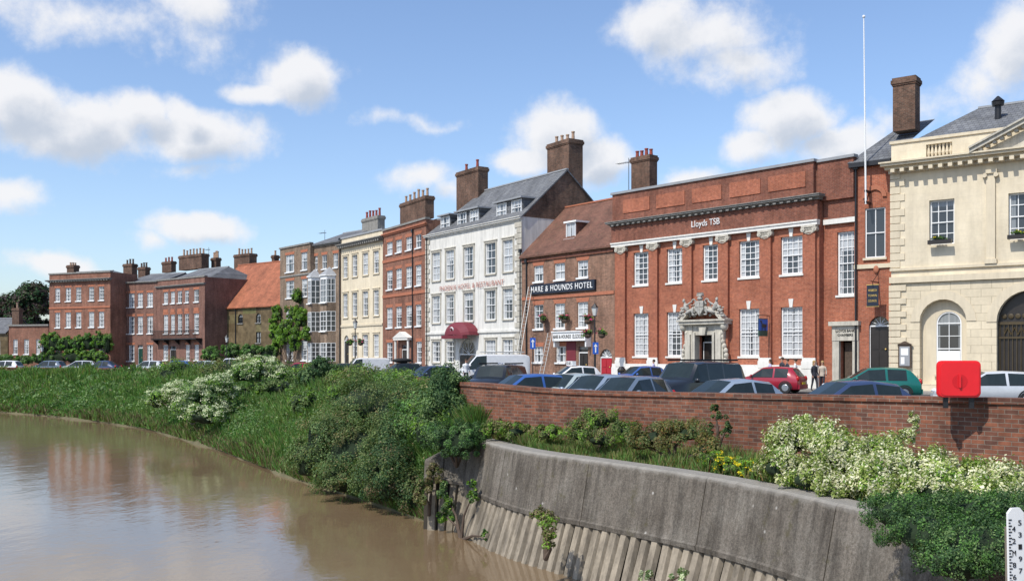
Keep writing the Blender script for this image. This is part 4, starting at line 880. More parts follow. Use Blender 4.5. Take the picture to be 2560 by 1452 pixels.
bush('flowering_elder','elder bush covered in creamy white flower heads',[bl(500,1000,54,80,50),bl(545,985,55,50,42),bl(450,985,57,48,30),bl(395,1000,58,30,30),bl(520,1040,51,60,30)],18000,.075,['elder','bright','pale','core'],w=[3,1],fl=.7,flsize=.22,kc=36)
bush('flowering_elder','elder bush with creamy flowers beside parked cars',[bl(650,920,61,58,30),bl(615,935,60,42,28),bl(690,942,60,35,26)],11000,.08,['elder','bright','pale','core'],w=[3,1],fl=.7,flsize=.22,kc=36)
bush('hawthorn_bush','dark blue green bush behind low wall',[bl(800,920,57,32,28),bl(775,950,56,34,26),bl(830,940,57,30,26)],6000,.08,['dark','elder','core'],w=[4,1])
bush('bramble_bush','low tangled bramble growing on river bank',[bl(900,965,44,60,26),bl(960,985,42,60,28),bl(870,990,43,60,34),bl(1030,970,40,50,32)],16000,.055,['olive','elder','bright','core'],w=[3,2,1])
bush('bank_scrub','rough scrub along crest of river bank',[bl(700,970,56,60,26),bl(610,985,60,60,24),bl(760,1010,46,50,38)],9000,.07,['olive','bright','elder','core'],w=[2,1,2])
rb=random.Random(11)
for m in range(16):
    i=14+m*3; b=BLS[i]+(WS[i]-BLS[i])*rb.uniform(.06,.16); r=rb.uniform(.7,1.15)*(1+m*.03); zc=float(crest(i))+r*.2
    mt=[['olive','elder','bright','core'],['elder','dark','grassb','core'],['grassa','straw','olive','core']][m%3]
    bush('hedge_bush',['olive green bramble bush against low brick wall','dark leafy bush against low brick wall','grassy scrub clump against low brick wall'][m%3],[(b[0],b[1],zc,r*1.3,r,r*.75),(b[0]-r*.9,b[1]+r*.8,zc-.1,r,r*.8,r*.6),(b[0]-r*.5,b[1]-r*.6,zc-.4,r,r,r*.7)],4800,.05+.0018*m,mt,group='scrub bushes along the river wall',spiky=.15)
bush('olive_shrub','pale olive shrub growing against brick wall',[bl(1500,1055,22.8,62,32),bl(1450,1085,22.8,45,30),bl(1555,1085,22.5,50,34),bl(1500,1100,22,60,25)],12000,.026,['olive','straw','bright','core'],w=[4,2,2],core=.45,spiky=.12)
bush('russet_shrub','russet leaved shrub beside brick wall',[bl(1650,1095,20.8,70,38),bl(1720,1085,20.6,60,32),bl(1600,1110,21,45,30),bl(1770,1125,20,45,28)],14000,.024,['rust','olive','straw','core'],w=[3,3,1],core=.45,spiky=.1)
bush('fringe_shrub','low scrub on bed beside brick wall',[bl(1290,1080,25,50,22),bl(1370,1085,24.2,50,22),bl(1240,1075,25.6,40,26)],7000,.03,['olive','bright','straw','core'],core=.4)
bush('buddleia_sapling','thin upright sapling against brick wall',[bl(1790,1040,20.9,14,45),bl(1815,1075,20.8,14,35),bl(1775,1085,20.9,12,30)],1500,.03,['dark','olive','core'],core=0,kc=12)
bush('yellow_flower_patch','low plants with yellow flowers by concrete kerb',[bl(1830,1165,18.6,60,22),bl(1890,1175,18.1,45,22),bl(1780,1150,19.2,40,20)],6500,.022,['bright','olive','yellow','core'],fl=.25,flsize=.05,core=.4)
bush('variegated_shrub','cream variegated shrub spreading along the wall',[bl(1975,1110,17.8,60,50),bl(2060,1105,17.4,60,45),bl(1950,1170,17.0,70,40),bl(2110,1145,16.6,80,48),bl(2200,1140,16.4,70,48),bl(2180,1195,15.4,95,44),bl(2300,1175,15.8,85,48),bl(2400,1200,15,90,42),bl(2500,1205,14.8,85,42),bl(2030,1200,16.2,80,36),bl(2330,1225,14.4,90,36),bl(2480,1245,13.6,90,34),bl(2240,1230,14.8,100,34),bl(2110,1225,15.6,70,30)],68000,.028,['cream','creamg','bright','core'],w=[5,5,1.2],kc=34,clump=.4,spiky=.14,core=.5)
bush('variegated_climber','cream leaved climber reaching up brick wall',[bl(2285,1065,18.4,14,38),bl(2270,1095,18.3,20,25),bl(2010,1060,18,30,24)],2500,.03,['cream','creamg','core'],core=0)
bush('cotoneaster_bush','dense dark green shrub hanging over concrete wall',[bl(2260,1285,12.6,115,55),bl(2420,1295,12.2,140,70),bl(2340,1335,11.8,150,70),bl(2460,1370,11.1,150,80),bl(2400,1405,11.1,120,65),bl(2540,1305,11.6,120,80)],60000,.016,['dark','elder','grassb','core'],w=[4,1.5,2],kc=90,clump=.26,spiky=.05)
bush('wall_weed','weeds growing from a joint in piling',[bl(1370,1310,20.1,28,32),bl(1370,1355,19.9,24,35),bl(1350,1285,20.3,22,20)],2200,.03,['straw','bright','brown','core'],core=0,kc=16)
bush('ivy_weed','ivy weeds hanging on piling top',[bl(1180,1240,24.9,15,45),bl(1115,1290,25.7,22,40),bl(1110,1235,26,18,30),bl(1212,1340,23.8,8,20)],2600,.04,['elder','dark','bright','core'],core=0,kc=16)
bush('dry_brambles','dry brown brambles beside concrete end',[bl(1060,1235,26,25,45),bl(1085,1190,26.2,22,30)],2200,.04,['brown','straw','olive','core'],core=0,kc=16)
bush('wall_weed','small weeds sprouting from piling',[bl(1620,1440,16.9,22,14),bl(1700,1440,16.4,30,16)],900,.025,['pale','elder','core'],core=0,kc=10)
def climb(name,label,B,pts,n,leaf,mats,vv=-.6,**k):
    bs=[]
    for x,y,r,rz in pts:
        u,z=B.uz(x,y,vv); q=B.world(u,vv,z); kk=q.y/F; bs.append((q.x,q.y,q.z,r*kk,.7,rz*kk))
    return bush(name,label,bs,n,leaf,mats,**k)
climb('wisteria','bright green wisteria climbing buff brick house',J,[(743,745,12,24),(735,785,26,24),(750,800,22,32),(720,820,22,22),(738,855,15,45),(705,835,20,20),(690,790,12,30),(685,830,16,35),(690,875,14,35),(765,840,16,25),(712,850,22,16)],20000,.13,['bright','bright','elder','core'],cat='climbing plant',kc=30,core=.5)
climb('ivy_hedge','dense green climber across ground storey',Z1,[(114,862,16,32),(135,858,22,30),(165,862,22,28),(195,862,22,26),(222,858,22,26),(248,855,20,28),(268,862,12,34),(140,895,44,22),(190,893,44,22),(240,895,34,22)],15000,.14,['bright','grassb','elder','core'],cat='climbing plant',w=[1,2,1])
climb('hedge','green hedge before brick warehouse',Wh,[(530,888,28,22),(580,883,30,24),(625,880,30,24),(668,886,26,22)],9000,.16,['elder','grassb','core'],cat='hedge',vv=-5)
climb('garden_shrub','clipped garden shrub before plum brick house',Z1,[(215,895,20,20),(250,895,18,20)],3000,.14,['elder','bright','core'],vv=-3)
climb('garden_hedge','low garden hedge before small brick lodge',G1,[(15,900,24,14),(60,902,30,12),(100,898,24,18)],4000,.16,['elder','grassb','core'],cat='hedge',vv=-4)
def tree(name,label,base,blobs,n,leaf,mats):
    o=empty(name,base); top(o,label,'tree'); mb=MB(); h=blobs[0][2]*.55
    mb.cyl((0,0,0),(0,0,h),.5,.35,9)
    for b in blobs: mb.cyl((0,0,h*.8),(b[0]-base[0],b[1]-base[1],b[2]),.28,.08,7)
    mb.obj('trunk',o,'bark'); f=foliage('crown',base,blobs,n,leaf,mats,kc=60,core=.55,clump=.33); f.parent=o; f.location=(0,0,0)
tree('copper_beech_tree','large dark purple copper beech tree',(-84,172,0),[bl(80,760,172,48,48),bl(40,775,172,42,42),bl(5,790,172,40,42),bl(95,740,174,34,28),bl(60,820,172,60,40)],22000,.28,['purple','dark','core'])
tree('garden_tree','dark green garden tree behind cottage',(-110,185,0),[bl(-60,800,185,60,60),bl(-20,830,180,50,50)],9000,.3,['dark','elder','core'])
# ================================================================ VEHICLES
PR={}
PR['hatch']=[(0,.54,.48,.84,.74,0,0),(.015,.63,.55,.95,.74,0,1),(.11,.93,.60,.99,.66,0,0),(.16,.975,.61,1,.67,1,0),(.36,1,.61,1,.68,0,0),(.385,1,.61,1,.68,1,0),(.56,.975,.61,1,.66,1,1),(.74,.67,.605,1,.76,0,0),(.79,.635,.58,.99,.8,0,0),(.92,.55,.49,.95,.78,0,0),(.98,.46,.41,.86,.70,0,0),(1,.34,.30,.78,.6,0,0)]
PR['saloon']=[(0,.54,.48,.84,.74,0,0),(.015,.62,.55,.94,.76,0,0),(.12,.66,.60,.98,.76,0,1),(.24,.95,.61,1,.66,1,0),(.40,1,.61,1,.68,0,0),(.42,1,.61,1,.68,1,0),(.56,.97,.61,1,.66,1,1),(.73,.66,.60,1,.76,0,0),(.78,.63,.58,.99,.8,0,0),(.92,.54,.48,.95,.78,0,0),(.98,.45,.40,.86,.70,0,0),(1,.34,.30,.78,.6,0,0)]
PR['suv']=[(0,.56,.50,.92,.82,0,0),(.01,.62,.58,.97,.82,0,1),(.045,.93,.62,.99,.75,0,0),(.07,.98,.62,1,.76,1,0),(.30,1,.62,1,.77,0,0),(.32,1,.62,1,.77,1,0),(.50,1,.62,1,.77,0,0),(.515,1,.62,1,.77,1,0),(.62,.975,.62,1,.75,1,1),(.70,.70,.62,1,.82,0,0),(.74,.67,.61,1,.86,0,0),(.94,.62,.56,.97,.84,0,0),(.985,.56,.50,.92,.8,0,0),(1,.42,.38,.88,.7,0,0)]
PR['van']=[(0,.9,.5,.95,.84,0,0),(.01,.96,.55,.99,.86,0,0),(.06,1,.55,1,.87,0,0),(.60,1,.55,1,.87,0,0),(.62,1,.55,1,.87,1,0),(.76,.97,.55,1,.84,1,1),(.90,.60,.54,1,.82,0,0),(.93,.55,.5,.98,.84,0,0),(.985,.46,.42,.92,.8,0,0),(1,.34,.3,.85,.7,0,0)]
PR['pickup']=[(0,.52,.48,.95,.9,0,0),(.01,.56,.5,.98,.93,0,0),(.33,.56,.5,1,.93,0,0),(.335,.6,.56,1,.9,0,1),(.37,.96,.58,1,.76,1,0),(.50,1,.58,1,.78,0,0),(.51,1,.58,1,.78,1,0),(.60,.97,.58,1,.76,1,1),(.71,.64,.58,1,.82,0,0),(.75,.62,.57,1,.86,0,0),(.94,.56,.5,.97,.84,0,0),(.985,.5,.45,.92,.8,0,0),(1,.36,.32,.88,.7,0,0)]
def car(label,x,Z,ang,kind,paint,L_=4.1,Wd=1.72,Hh=1.45,cat='car',name='parked_car'):
    q=wp(x,HY,Z); r=empty(name,(q.x,q.y,.006),math.radians(ang)); top(r,label,cat,group='cars parked by the river road')
    body=MB();side=[MB(),MB()];ws=MB();rw_=MB(); pr=PR[kind]; zb=.22; st=[]
    for xf,tp,be,w,wt,a,b in pr:
        t_=tp*Hh; bz=be*Hh; w_=w*Wd/2; wt_=wt*Wd/2
        st.append([(0,zb),(.86*w_,zb),(.98*w_,zb+.14),(w_,(zb+bz)/2+.08),(.97*w_,bz),(wt_+.05,max(t_-.07,bz+.01)),(wt_*.88,t_-.005),(0,t_+.025)])
    n=len(pr)
    for i in range(n-1):
        X0=(pr[i][0]-.5)*L_;X1=(pr[i+1][0]-.5)*L_
        for sg in (1,-1):
            for j in range(7):
                a=st[i][j];b=st[i][j+1];c=st[i+1][j+1];d=st[i+1][j]
                vs=[(X0,sg*a[0],a[1]),(X0,sg*b[0],b[1]),(X1,sg*c[0],c[1]),(X1,sg*d[0],d[1])]
                if sg<0: vs=vs[::-1]
                tgt=body
                if j==4 and pr[i][5]: tgt=side[0 if sg>0 else 1]
                if j==6 and pr[i][6]: tgt=rw_ if i<n/2-1 else ws
                tgt.add(vs,[(0,1,2,3)])
    for i,X in ((0,-L_/2),(n-1,L_/2)):
        P0=[(X,p[0],p[1]) for p in st[i]]+[(X,-p[0],p[1]) for p in st[i][::-1][1:-1]]
        body.add(P0,[tuple(range(len(P0)))])
    bo=body.obj('body',r,paint,smooth=38)
    bm=bmesh.new(); bm.from_mesh(bo.data); bmesh.ops.remove_doubles(bm,verts=bm.verts,dist=.001); bmesh.ops.recalc_face_normals(bm,faces=bm.faces); bm.to_mesh(bo.data); bm.free(); bo.data.set_sharp_from_angle(angle=math.radians(40))
    if side[0].v: side[0].obj('side_window',r,'carglass'); side[1].obj('side_window',r,'carglass')
    if ws.v: ws.obj('windscreen',r,'carglass')
    if rw_.v: rw_.obj('rear_window',r,'carglass')
    for sg in (1,-1):
        tr=MB()
        for i in range(n-1):
            if pr[i][5]: tr.cyl(((pr[i][0]-.5)*L_,sg*(st[i][4][0]+.004),st[i][4][1]),((pr[i+1][0]-.5)*L_,sg*(st[i+1][4][0]+.004),st[i+1][4][1]),.014,.014,5)
        tr.obj('window_trim',r,'rubber')
    R0=.31 if Hh<1.6 else .36
    for xf in (.19,.81):
        for sg in (1,-1):
            wh=MB(); y=sg*(Wd/2-.10); wh.cyl((0,-.12,0),(0,.12,0),R0,R0,18); o=wh.obj('wheel',r,'rubber',((xf-.5)*L_,y,R0),smooth=40)
            rm=MB(); rm.cyl((0,sg*.121,0),(0,sg*.13,0),R0*.62,R0*.55,14); rm.obj('rim',o,'alloy')
            ar=MB(); 
            for k in range(10):
                a0_=math.pi*k/10;a1_=math.pi*(k+1)/10; yy=sg*(Wd/2+.004)
                ar.add([((xf-.5)*L_+R*math.cos(a),yy,R0+R*math.sin(a)) for a,R in ((a0_,R0+.02),(a1_,R0+.02),(a1_,R0+.08),(a0_,R0+.08))],[(0,1,2,3)])
            ar.obj('wheel_arch',r,'rubber')
    for sg in (1,-1):
        h=MB(); h.ell((L_/2-.1,sg*Wd*.34,Hh*.43),(.16,.2,.09)); h.obj('headlight',r,'lens',smooth=60)
        h=MB(); h.ell((-L_/2+.07,sg*Wd*.40,Hh*.55),(.1,.12,.17)); h.obj('tail_light',r,'rlens',smooth=60)
        xm=.70 if kind!='van' else .86
        h=MB(); h.ell(((xm-.5)*L_,sg*(Wd/2+.1),Hh*.66),(.07,.11,.08)); h.obj('wing_mirror',r,paint,smooth=60)
    for s0,s1 in ((L_/2-.12,L_/2+.05),(-L_/2-.05,-L_/2+.12)):
        b=MB(); b.box(s0,s1,-Wd*.42,Wd*.42,.26,.5); b.obj('bumper',r,paint if Hh<1.6 else 'rubber')
    b=MB(); b.box(-L_/2-.07,-L_/2-.052,-.26,.26,.5,.62); b.obj('number_plate',r,'yplate'); b=MB(); b.box(L_/2+.052,L_/2+.07,-.26,.26,.32,.44); b.obj('number_plate',r,'frame')
    if kind=='suv':
        for sg in (1,-1): b=MB(); b.box(-L_*.42,L_*.12,sg*Wd*.36-.02,sg*Wd*.36+.02,Hh+.03,Hh+.09); b.obj('roof_rail',r,'rubber')
    return r
def PT(n,c,m=0.): M[n]=mat_paint(n+' car paint',c,m)
PT('silver',(.60,.62,.63),.15);PT('bluegrey',(.13,.17,.22),.1);PT('navy',(.035,.055,.12),.1);PT('midblue',(.04,.11,.34),.1);PT('carred',(.34,.015,.035),.05);PT('cargreen',(.01,.15,.12),.1);PT('carwhite',(.75,.75,.74));PT('carblack',(.015,.017,.02),.0);PT('icegreen',(.44,.50,.48),.15);PT('slateb',(.27,.33,.40),.15)
car('black square estate off-roader with roof rails',1728,36,-140,'suv','carblack',4.4,1.8,1.86)
car('dark green compact off-roader',1240,43,-112,'suv','carblack',3.9,1.7,1.68)
car('mid blue hatchback parked by wall',1305,35.5,-150,'hatch','midblue',3.8,1.65,1.42)
car('pale silver green hatchback parked by wall',1418,36,-130,'hatch','icegreen',3.7,1.65,1.43)
car('dark blue grey estate parked by wall',1492,34,-130,'hatch','slateb',3.8,1.66,1.43)
car('grey hatchback parked by wall beside off-roader',1568,32.5,-130,'hatch','bluegrey',3.7,1.65,1.4)
car('silver blue saloon roof showing over wall',1815,27.3,-150,'saloon','slateb',4.3,1.7,1.44)
car('dark navy saloon roof showing over wall',2115,25.6,-165,'saloon','navy',4.4,1.7,1.44)
car('red small hatchback seen from behind',1925,56,145,'hatch','carred',3.75,1.65,1.45)
car('dark green hatchback with red tail lights',2178,48,172,'hatch','cargreen',4.3,1.75,1.5)
car('silver small hatchback beside lifebuoy box',2470,41.5,172,'hatch','silver',4.1,1.68,1.43)
w=car('white driving school car with roof sign',1428,60,-160,'hatch','carwhite',3.7,1.62,1.45)
b=MB(); b.box(-.12,.12,-.45,.45,1.47,1.75); rs_=b.obj('roof_sign',w,'frame'); 
tx=text('D.B.S.',w,'black',0,0,.7,.17,0,ext=.005); tx.rotation_euler=(0,0,math.radians(90)); tx.location=(.13,0,1.62)
car('blue car parked before bank',1595,62,-150,'hatch','midblue',3.8,1.65,1.42)
v=car('white panel van with roof rack',1230,68,-165,'van','carwhite',4.9,1.95,2.15,cat='van',name='parked_van')
b=MB()
for yy in (-.7,.7): b.cyl((-2.1,yy,2.32),(.7,yy,2.32),.03,.03,6)
for k in range(5): b.cyl((-2.0+k*.6,-.75,2.3),(-2.0+k*.6,.75,2.3),.025,.025,6)
b.obj('roof_rack',v,'alu')
tx=text('CLASSIC',v,'midblue',0,0,1.5,.26,0,ext=.004); tx.rotation_euler=(0,0,math.radians(180)); tx.location=(-.9,.985,1.45)
car('small white van with rounded roof',915,88,-160,'van','carwhite',3.9,1.7,1.85,cat='van',name='parked_van')
r=car('dark estate car carrying a roof box',1000,80,-150,'hatch','carblack',4.1,1.7,1.48); b=MB(); b.ell((-.2,0,1.68),(.9,.4,.2)); b.obj('roof_box',r,'rubber',smooth=60)
car('dark blue car by low wall',1070,64,-140,'hatch','navy',3.8,1.65,1.42)
car('maroon hatchback by low wall',742,92,-165,'hatch','carred',3.7,1.6,1.42)
car('black hatchback by low wall',850,84,-165,'hatch','carblack',3.7,1.6,1.42)
for x,c,lb in ((12,'carwhite','white car parked before low cottage'),(120,'bluegrey','grey car parked before ivy covered house'),(197,'silver','silver car parked on far road'),(256,'navy','navy car parked on far road'),(370,'silver','silver estate parked before plum brick house'),(440,'midblue','blue car parked before balcony house'),(508,'icegreen','pale hatchback parked beside warehouse')):
    car(lb,x,112,-170 if x%2 else 172,'hatch' if x!=256 else 'saloon',c,4.0,1.65,1.5)
car('white pickup truck parked beside hedge',575,104,-168,'pickup','carwhite',4.6,1.75,1.8,cat='pickup truck',name='parked_pickup')
# ================================================================ PEOPLE
def skinmat(n,c): M[n]=mat_plain(n,c,.7,.15,6,0)
skinmat('skin',(.45,.25,.17));skinmat('suit',(.03,.03,.04));skinmat('shirtw',(.75,.75,.74));skinmat('beige',(.5,.42,.33));skinmat('hairb',(.06,.035,.02));skinmat('blond',(.38,.25,.1));skinmat('lilac',(.42,.4,.55))
def person(label,x,Z,h,ang,topm,botm,hair,lng=False,z0=.13,stride=.14):
    q=wp(x,HY,Z); r=empty('person',(q.x,q.y,z0),math.radians(ang)); top(r,label,'person'); k=h/1.75
    J=dict(pel=(0,0,.95,.135,.11),wa=(0,0,1.1,.125,.095),ch=(0,0,1.32,.17,.11),nk0=(0,0,1.47,.075,.065),nk=(0,.0,1.53,.05,.05),hd=(.01,0,1.62,.078,.09),hd2=(.0,0,1.70,.072,.082))
    names=list(J); vs=[J[n][:3] for n in names]; rad=[J[n][3:] for n in names]; es=[(i,i+1) for i in range(6)]
    def chain(start,pts):
        p=start
        for c in pts: vs.append(c[:3]); rad.append((c[3],c[3])); es.append((p,len(vs)-1)); p=len(vs)-1
        return p
    for s in (1,-1):
        st=stride*s
        chain(0,[(0,s*.09,.88,.095),(st*.5+.02,s*.1,.5,.06),(st*.8,s*.1,.28,.052),(st,s*.1,.08,.036),(st+.15,s*.12,.03,.034)])
        e=chain(2,[(0,s*.17,1.40,.06),(-.02,s*.23,1.15,.042),(.08,s*.24,.92,.03),(.10,s*.235,.86,.028)])
        for f in range(4): chain(e,[(.085+f*.018,s*(.235+.004*f),.80,.009),(.09+f*.016,s*.23,.765-.004*abs(f-1),.008)])
        chain(e,[(.135,s*.225,.83,.01),(.145,s*.22,.80,.009)])
    chain(5,[(.085,0,1.62,.018)])
    me=bpy.data.meshes.new('body'); me.from_pydata([tuple(c*k for c in v) for v in vs],es,[]); o=bpy.data.objects.new('body',me); COL.objects.link(o)
    o.modifiers.new('s','SKIN')
    for i,d in enumerate(me.skin_vertices[0].data): d.radius=(rad[i][0]*k,rad[i][1]*k); d.use_root=(i==0)
    o.modifiers.new('u','SUBSURF').levels=1
    bpy.context.view_layer.update(); nm=bpy.data.meshes.new_from_object(o.evaluated_get(bpy.context.evaluated_depsgraph_get())); o.modifiers.clear(); o.data=nm
    nm.materials.clear()
    for m in ('skin',topm,botm,'suit'): nm.materials.append(M[m])
    for p in nm.polygons:
        c=p.center/k; p.use_smooth=True
        p.material_index=0 if c.z>1.5 or (c.z<.9 and abs(c.y)>.185) else (1 if c.z>.97 else (2 if c.z>.09 else 3))
    o.parent=r
    hb=MB(); hb.ell((-.025*k,0,1.70*k),(.105*k,.092*k,.095*k)); 
    if lng: hb.ell((-.06*k,0,1.58*k),(.06*k,.09*k,.16*k))
    hb.obj('hair',r,hair,smooth=60)
    for s in (-1,1): ey=MB(); ey.ell((.088*k,s*.032*k,1.645*k),(.008,.012,.008),n=6,k=4); ey.obj('eye',r,'black')
    mo=MB(); mo.ell((.088*k,0,1.575*k),(.008,.022,.006),n=6,k=4); mo.obj('mouth',r,'redd')
    jk=MB(); 
    for a,b,r0,r1 in ((.86,1.1,.17,.145),(1.1,1.34,.145,.185)): jk.cyl((0,0,a*k),(0,0,b*k),r0*k,r1*k,12)
    jo=jk.obj('jacket' if topm=='suit' else 'shirt',r,topm,smooth=60)
    for v_ in jo.data.vertices: v_.co.x*=.75
    return r
person('man in dark suit walking past bank',1955,60,1.83,200,'suit','suit','hairb')
person('man in dark suit with bowed head',1968,60.6,1.74,190,'suit','suit','hairb')
person('man in white shirt beside red car',1988,58.5,1.75,160,'shirtw','suit','hairb')
person('woman in black jacket with fair hair',2036,55,1.66,-60,'suit','suit','blond',True)
person('woman in pale top with fair hair',2056,56,1.64,-120,'beige','suit','blond',True)
person('pedestrian in lilac top by bank plinth',1634,63.5,1.68,160,'lilac','suit','hairb')
person('pedestrian in white shirt beside van',1165,66,1.7,-60,'shirtw','suit','hairb')
person('pedestrian in dark coat outside bank',1925,61.5,1.7,180,'lilac','suit','hairb',True)
# ================================================================ STREET FURNITURE
def lampost(x,Z,ytop,label,basket=False):
    q=wp(x,HY,Z); h=EYE+(HY-ytop)/F*Z; r=empty('street_lamp',(q.x,q.y,0)); top(r,label,'street lamp',group='street lamps')
    mb=MB(); mb.cyl((0,0,0),(0,0,1.1),.12,.1,10); mb.cyl((0,0,1.1),(0,0,h-1.0),.065,.045,10); mb.cyl((-.3,0,h-1.35),(.3,0,h-1.35),.02,.02,6); mb.obj('post',r,'black')
    mb=MB(); mb.cyl((0,0,h-.95),(0,0,h-.4),.12,.24,6); mb.obj('lantern',r,'lamp')
    mb=MB(); mb.cyl((0,0,h-.4),(0,0,h-.12),.28,.06,6); mb.cyl((0,0,h-.12),(0,0,h),.03,.02,6); mb.cyl((0,0,h-1.0),(0,0,h-.95),.14,.14,6); mb.obj('cap',r,'black')
    if basket:
        for s in (-1,1):
            e=empty('hanging_basket',(q.x+s*.5,q.y,h-2.2)); top(e,'flower basket hanging from street lamp','hanging basket',group='hanging baskets')
            m=MB(); m.ell((0,0,-.15),(.25,.25,.2)); m.obj('basket',e,'bark'); foliage('basket_flowers',(0,0,0),[(0,0,.02,.4,.4,.3)],300,.06,['dark','bright','flowerp','core'],parent=e,fl=.4,flsize=.1,kc=12)
lampost(1487,70,755,'black victorian style street lamp beside pub',True)
lampost(888,92,795,'black street lamp before cream stone house',True)
lampost(567,118,835,'black street lamp beside brick warehouse')
lampost(105,128,860,'black street lamp near brick lodge')
def arrow_sign(x,yc,Z):
    q=wp(x,yc,Z); r=empty('one_way_sign',(q.x,q.y,0),0); top(r,'blue one way sign with white upward arrow on pole','road sign',group='one way signs')
    z=q.z; m=MB(); m.cyl((0,0.03,0),(0,.03,z+.5),.035,.035,8); m.obj('pole',r,'black'); m=MB(); m.box(-.2,.2,-.02,0,z-.4,z+.4); m.obj('plate',r,'blue')
    m=MB(); m.box(-.04,.04,-.03,-.022,z-.3,z+.12); m.prism([(-.13,z+.1),(.13,z+.1),(0,z+.3)],'y',-.03,-.022); m.obj('arrow',r,'frame')
arrow_sign(1332,858,72); arrow_sign(1489,870,68)
u,z=L.uz(1905,818,-1.0); e=empty('hanging_bank_sign',L.world(u,0,z),L.rot); top(e,'green and blue hanging sign with black horse','sign')
m=MB(); m.box(-.04,.04,-1.35,-.45,-.55,.55,0); m.box(-.045,.045,-1.35,-.45,-.2,.5,1); m.obj('panel',e,['green','blue'])
m=MB(); m.cyl((0,-1.5,.75),(0,0,.75),.025,.025,6); m.cyl((0,-.45,.55),(0,-.45,.75),.015,.015,5); m.cyl((0,-1.35,.55),(0,-1.35,.75),.015,.015,5); m.obj('bracket',e,'black')
m=MB()
for sx in (-.055,.055):
    m.ell((sx,-.9,.1),(.01,.24,.12),n=10,k=6); m.ell((sx,-1.1,.28),(.01,.06,.16),rot=Matrix.Rotation(.5,3,'X')); m.ell((sx,-1.19,.38),(.01,.1,.05))
    for yy in (-1.08,-.98,-.78,-.7): m.ell((sx,yy,-.06),(.01,.025,.14))
    m.ell((sx,-.64,.12),(.01,.05,.12))
m.obj('horse_emblem',e,'black'); tx=text('Lloyds TSB',e,'frame',0,0,.7,.12,0,ext=.003); tx.rotation_euler=(0,0,-math.radians(90)); tx.location=(-.05,-.9,-.38)
u,z=N.uz(2177,738,-.9); e=empty('hanging_council_sign',N.world(u,0,z),N.rot); top(e,'black hanging sign with gold lettering on iron bracket','sign')
m=MB(); m.box(-.33,.33,-.62,-.56,-.6,.6,0); m.box(-.36,.36,-.6,-.58,-.64,-.601,1); m.box(-.36,.36,-.6,-.58,.601,.64,1); m.obj('panel',e,['signblack','gold'])
for i,s in enumerate(('WISBECH','TOWN','COUNCIL')): text(s,e,'gold',0,.3-i*.3,.5,.13,-.63,ext=.004)
m=MB(); m.cyl((0,-.9,.8),(0,.3,.8),.03,.03,6); m.cyl((0,-.59,.6),(0,-.59,.8),.02,.02,5); m.cyl((0,.3,1.3),(0,-.6,.8),.02,.02,5); m.obj('bracket',e,'black')
u,z=T.uz(2262,890,-.2); e=empty('notice_board',T.world(u,-.2,z),T.rot); top(e,'glazed notice board mounted on stone wall','notice board')
m=MB(); m.box(-.36,.36,-.03,.06,-.65,.65,0); m.box(-.28,.28,-.05,-.033,-.55,.55,1); m.box(-.2,.2,-.06,-.052,.05,.45,2); m.box(-.2,.0,-.06,-.052,-.45,-.05,2); m.obj('case',e,['bark','lead','frame'])
m=MB(); m.prism([(-.42,.652),(.42,.652),(0,.85)],'y',-.08,.06); m.obj('pediment',e,'bark')
q=wp(2396,985,18.15); e=empty('lifebuoy_housing',(q.x,q.y,EYE-.76),math.radians(-12)); top(e,'bright red plastic lifebuoy housing standing on brick wall','lifebuoy housing')
def rrect(w,h,r,cz,n=6):
    pts=[]
    for cx,cy,a0_ in ((w-r,h-r,0),(-w+r,h-r,90),(-w+r,-h+r,180),(w-r,-h+r,270)):
        for i in range(n+1): a=math.radians(a0_+90*i/n); pts.append((cx+r*math.cos(a),cz+cy+r*math.sin(a)))
    return pts
m=MB()
for (ww,hh_,y0_,y1_) in ((.33,.30,-.115,-.10),(.35,.325,-.10,-.08),(.36,.335,-.08,.08),(.35,.325,.08,.10),(.375,.335,-.025,.025)): m.prism(rrect(ww,hh_,.09,.33),'y',y0_,y1_)
m.obj('case',e,'plastic',smooth=30)
m=MB(); m.cyl((0,-.119,.29),(0,-.116,.29),.13,.13,28); m.obj('recess',e,mat_plain('darker red plastic',(.6,.01,.016),.4,.1,2,0))
m=MB(); m.prism(rrect(.018,.12,.015,.29),'y',-.15,-.12); m.obj('handle',e,'plastic')
for a,b in ((-.26,-.18),(.18,.26)): m=MB(); m.box(a,b,-.04,.04,-.2,.0); m.obj('bracket',e,'black')
q=wp(2547,1450,9.8); top_=q.z-1.2; e=empty('tide_gauge_board',(q.x,q.y,top_),0); top(e,'white tide gauge board with black numerals','gauge board')
e.rotation_euler=(0,math.radians(-1.2),math.radians(8))
zt=EYE+(HY-1268)/F*9.8-top_
m=MB(); w=.085; m.prism([(-w,0),(w,0),(w,zt-.05),(w*.5,zt),(-w*.5,zt),(-w,zt-.05)],'y',-.015,.015); m.obj('board',e,'frame')
for i,s in enumerate(('5','4','3','2','1','M','9','8','7','6')):
    z=EYE+(HY-(1305+15*i))/F*9.8-top_; text(s,e,'black',(.035 if i%2==0 else -.03),z,.036,.05,-.018,ext=.002,name='numeral')
m=MB()
for i in range(22): z=zt-.12-.03*i; m.box(-w+.002,-w+.02 if i%2 else -w+.035,-.019,-.0155,z,z+.012)
m.obj('scale_marks',e,'black'); m=MB(); m.box(-.05,.05,.016,.1,-1.5,zt-.2); m.obj('backing_post',e,'pile')
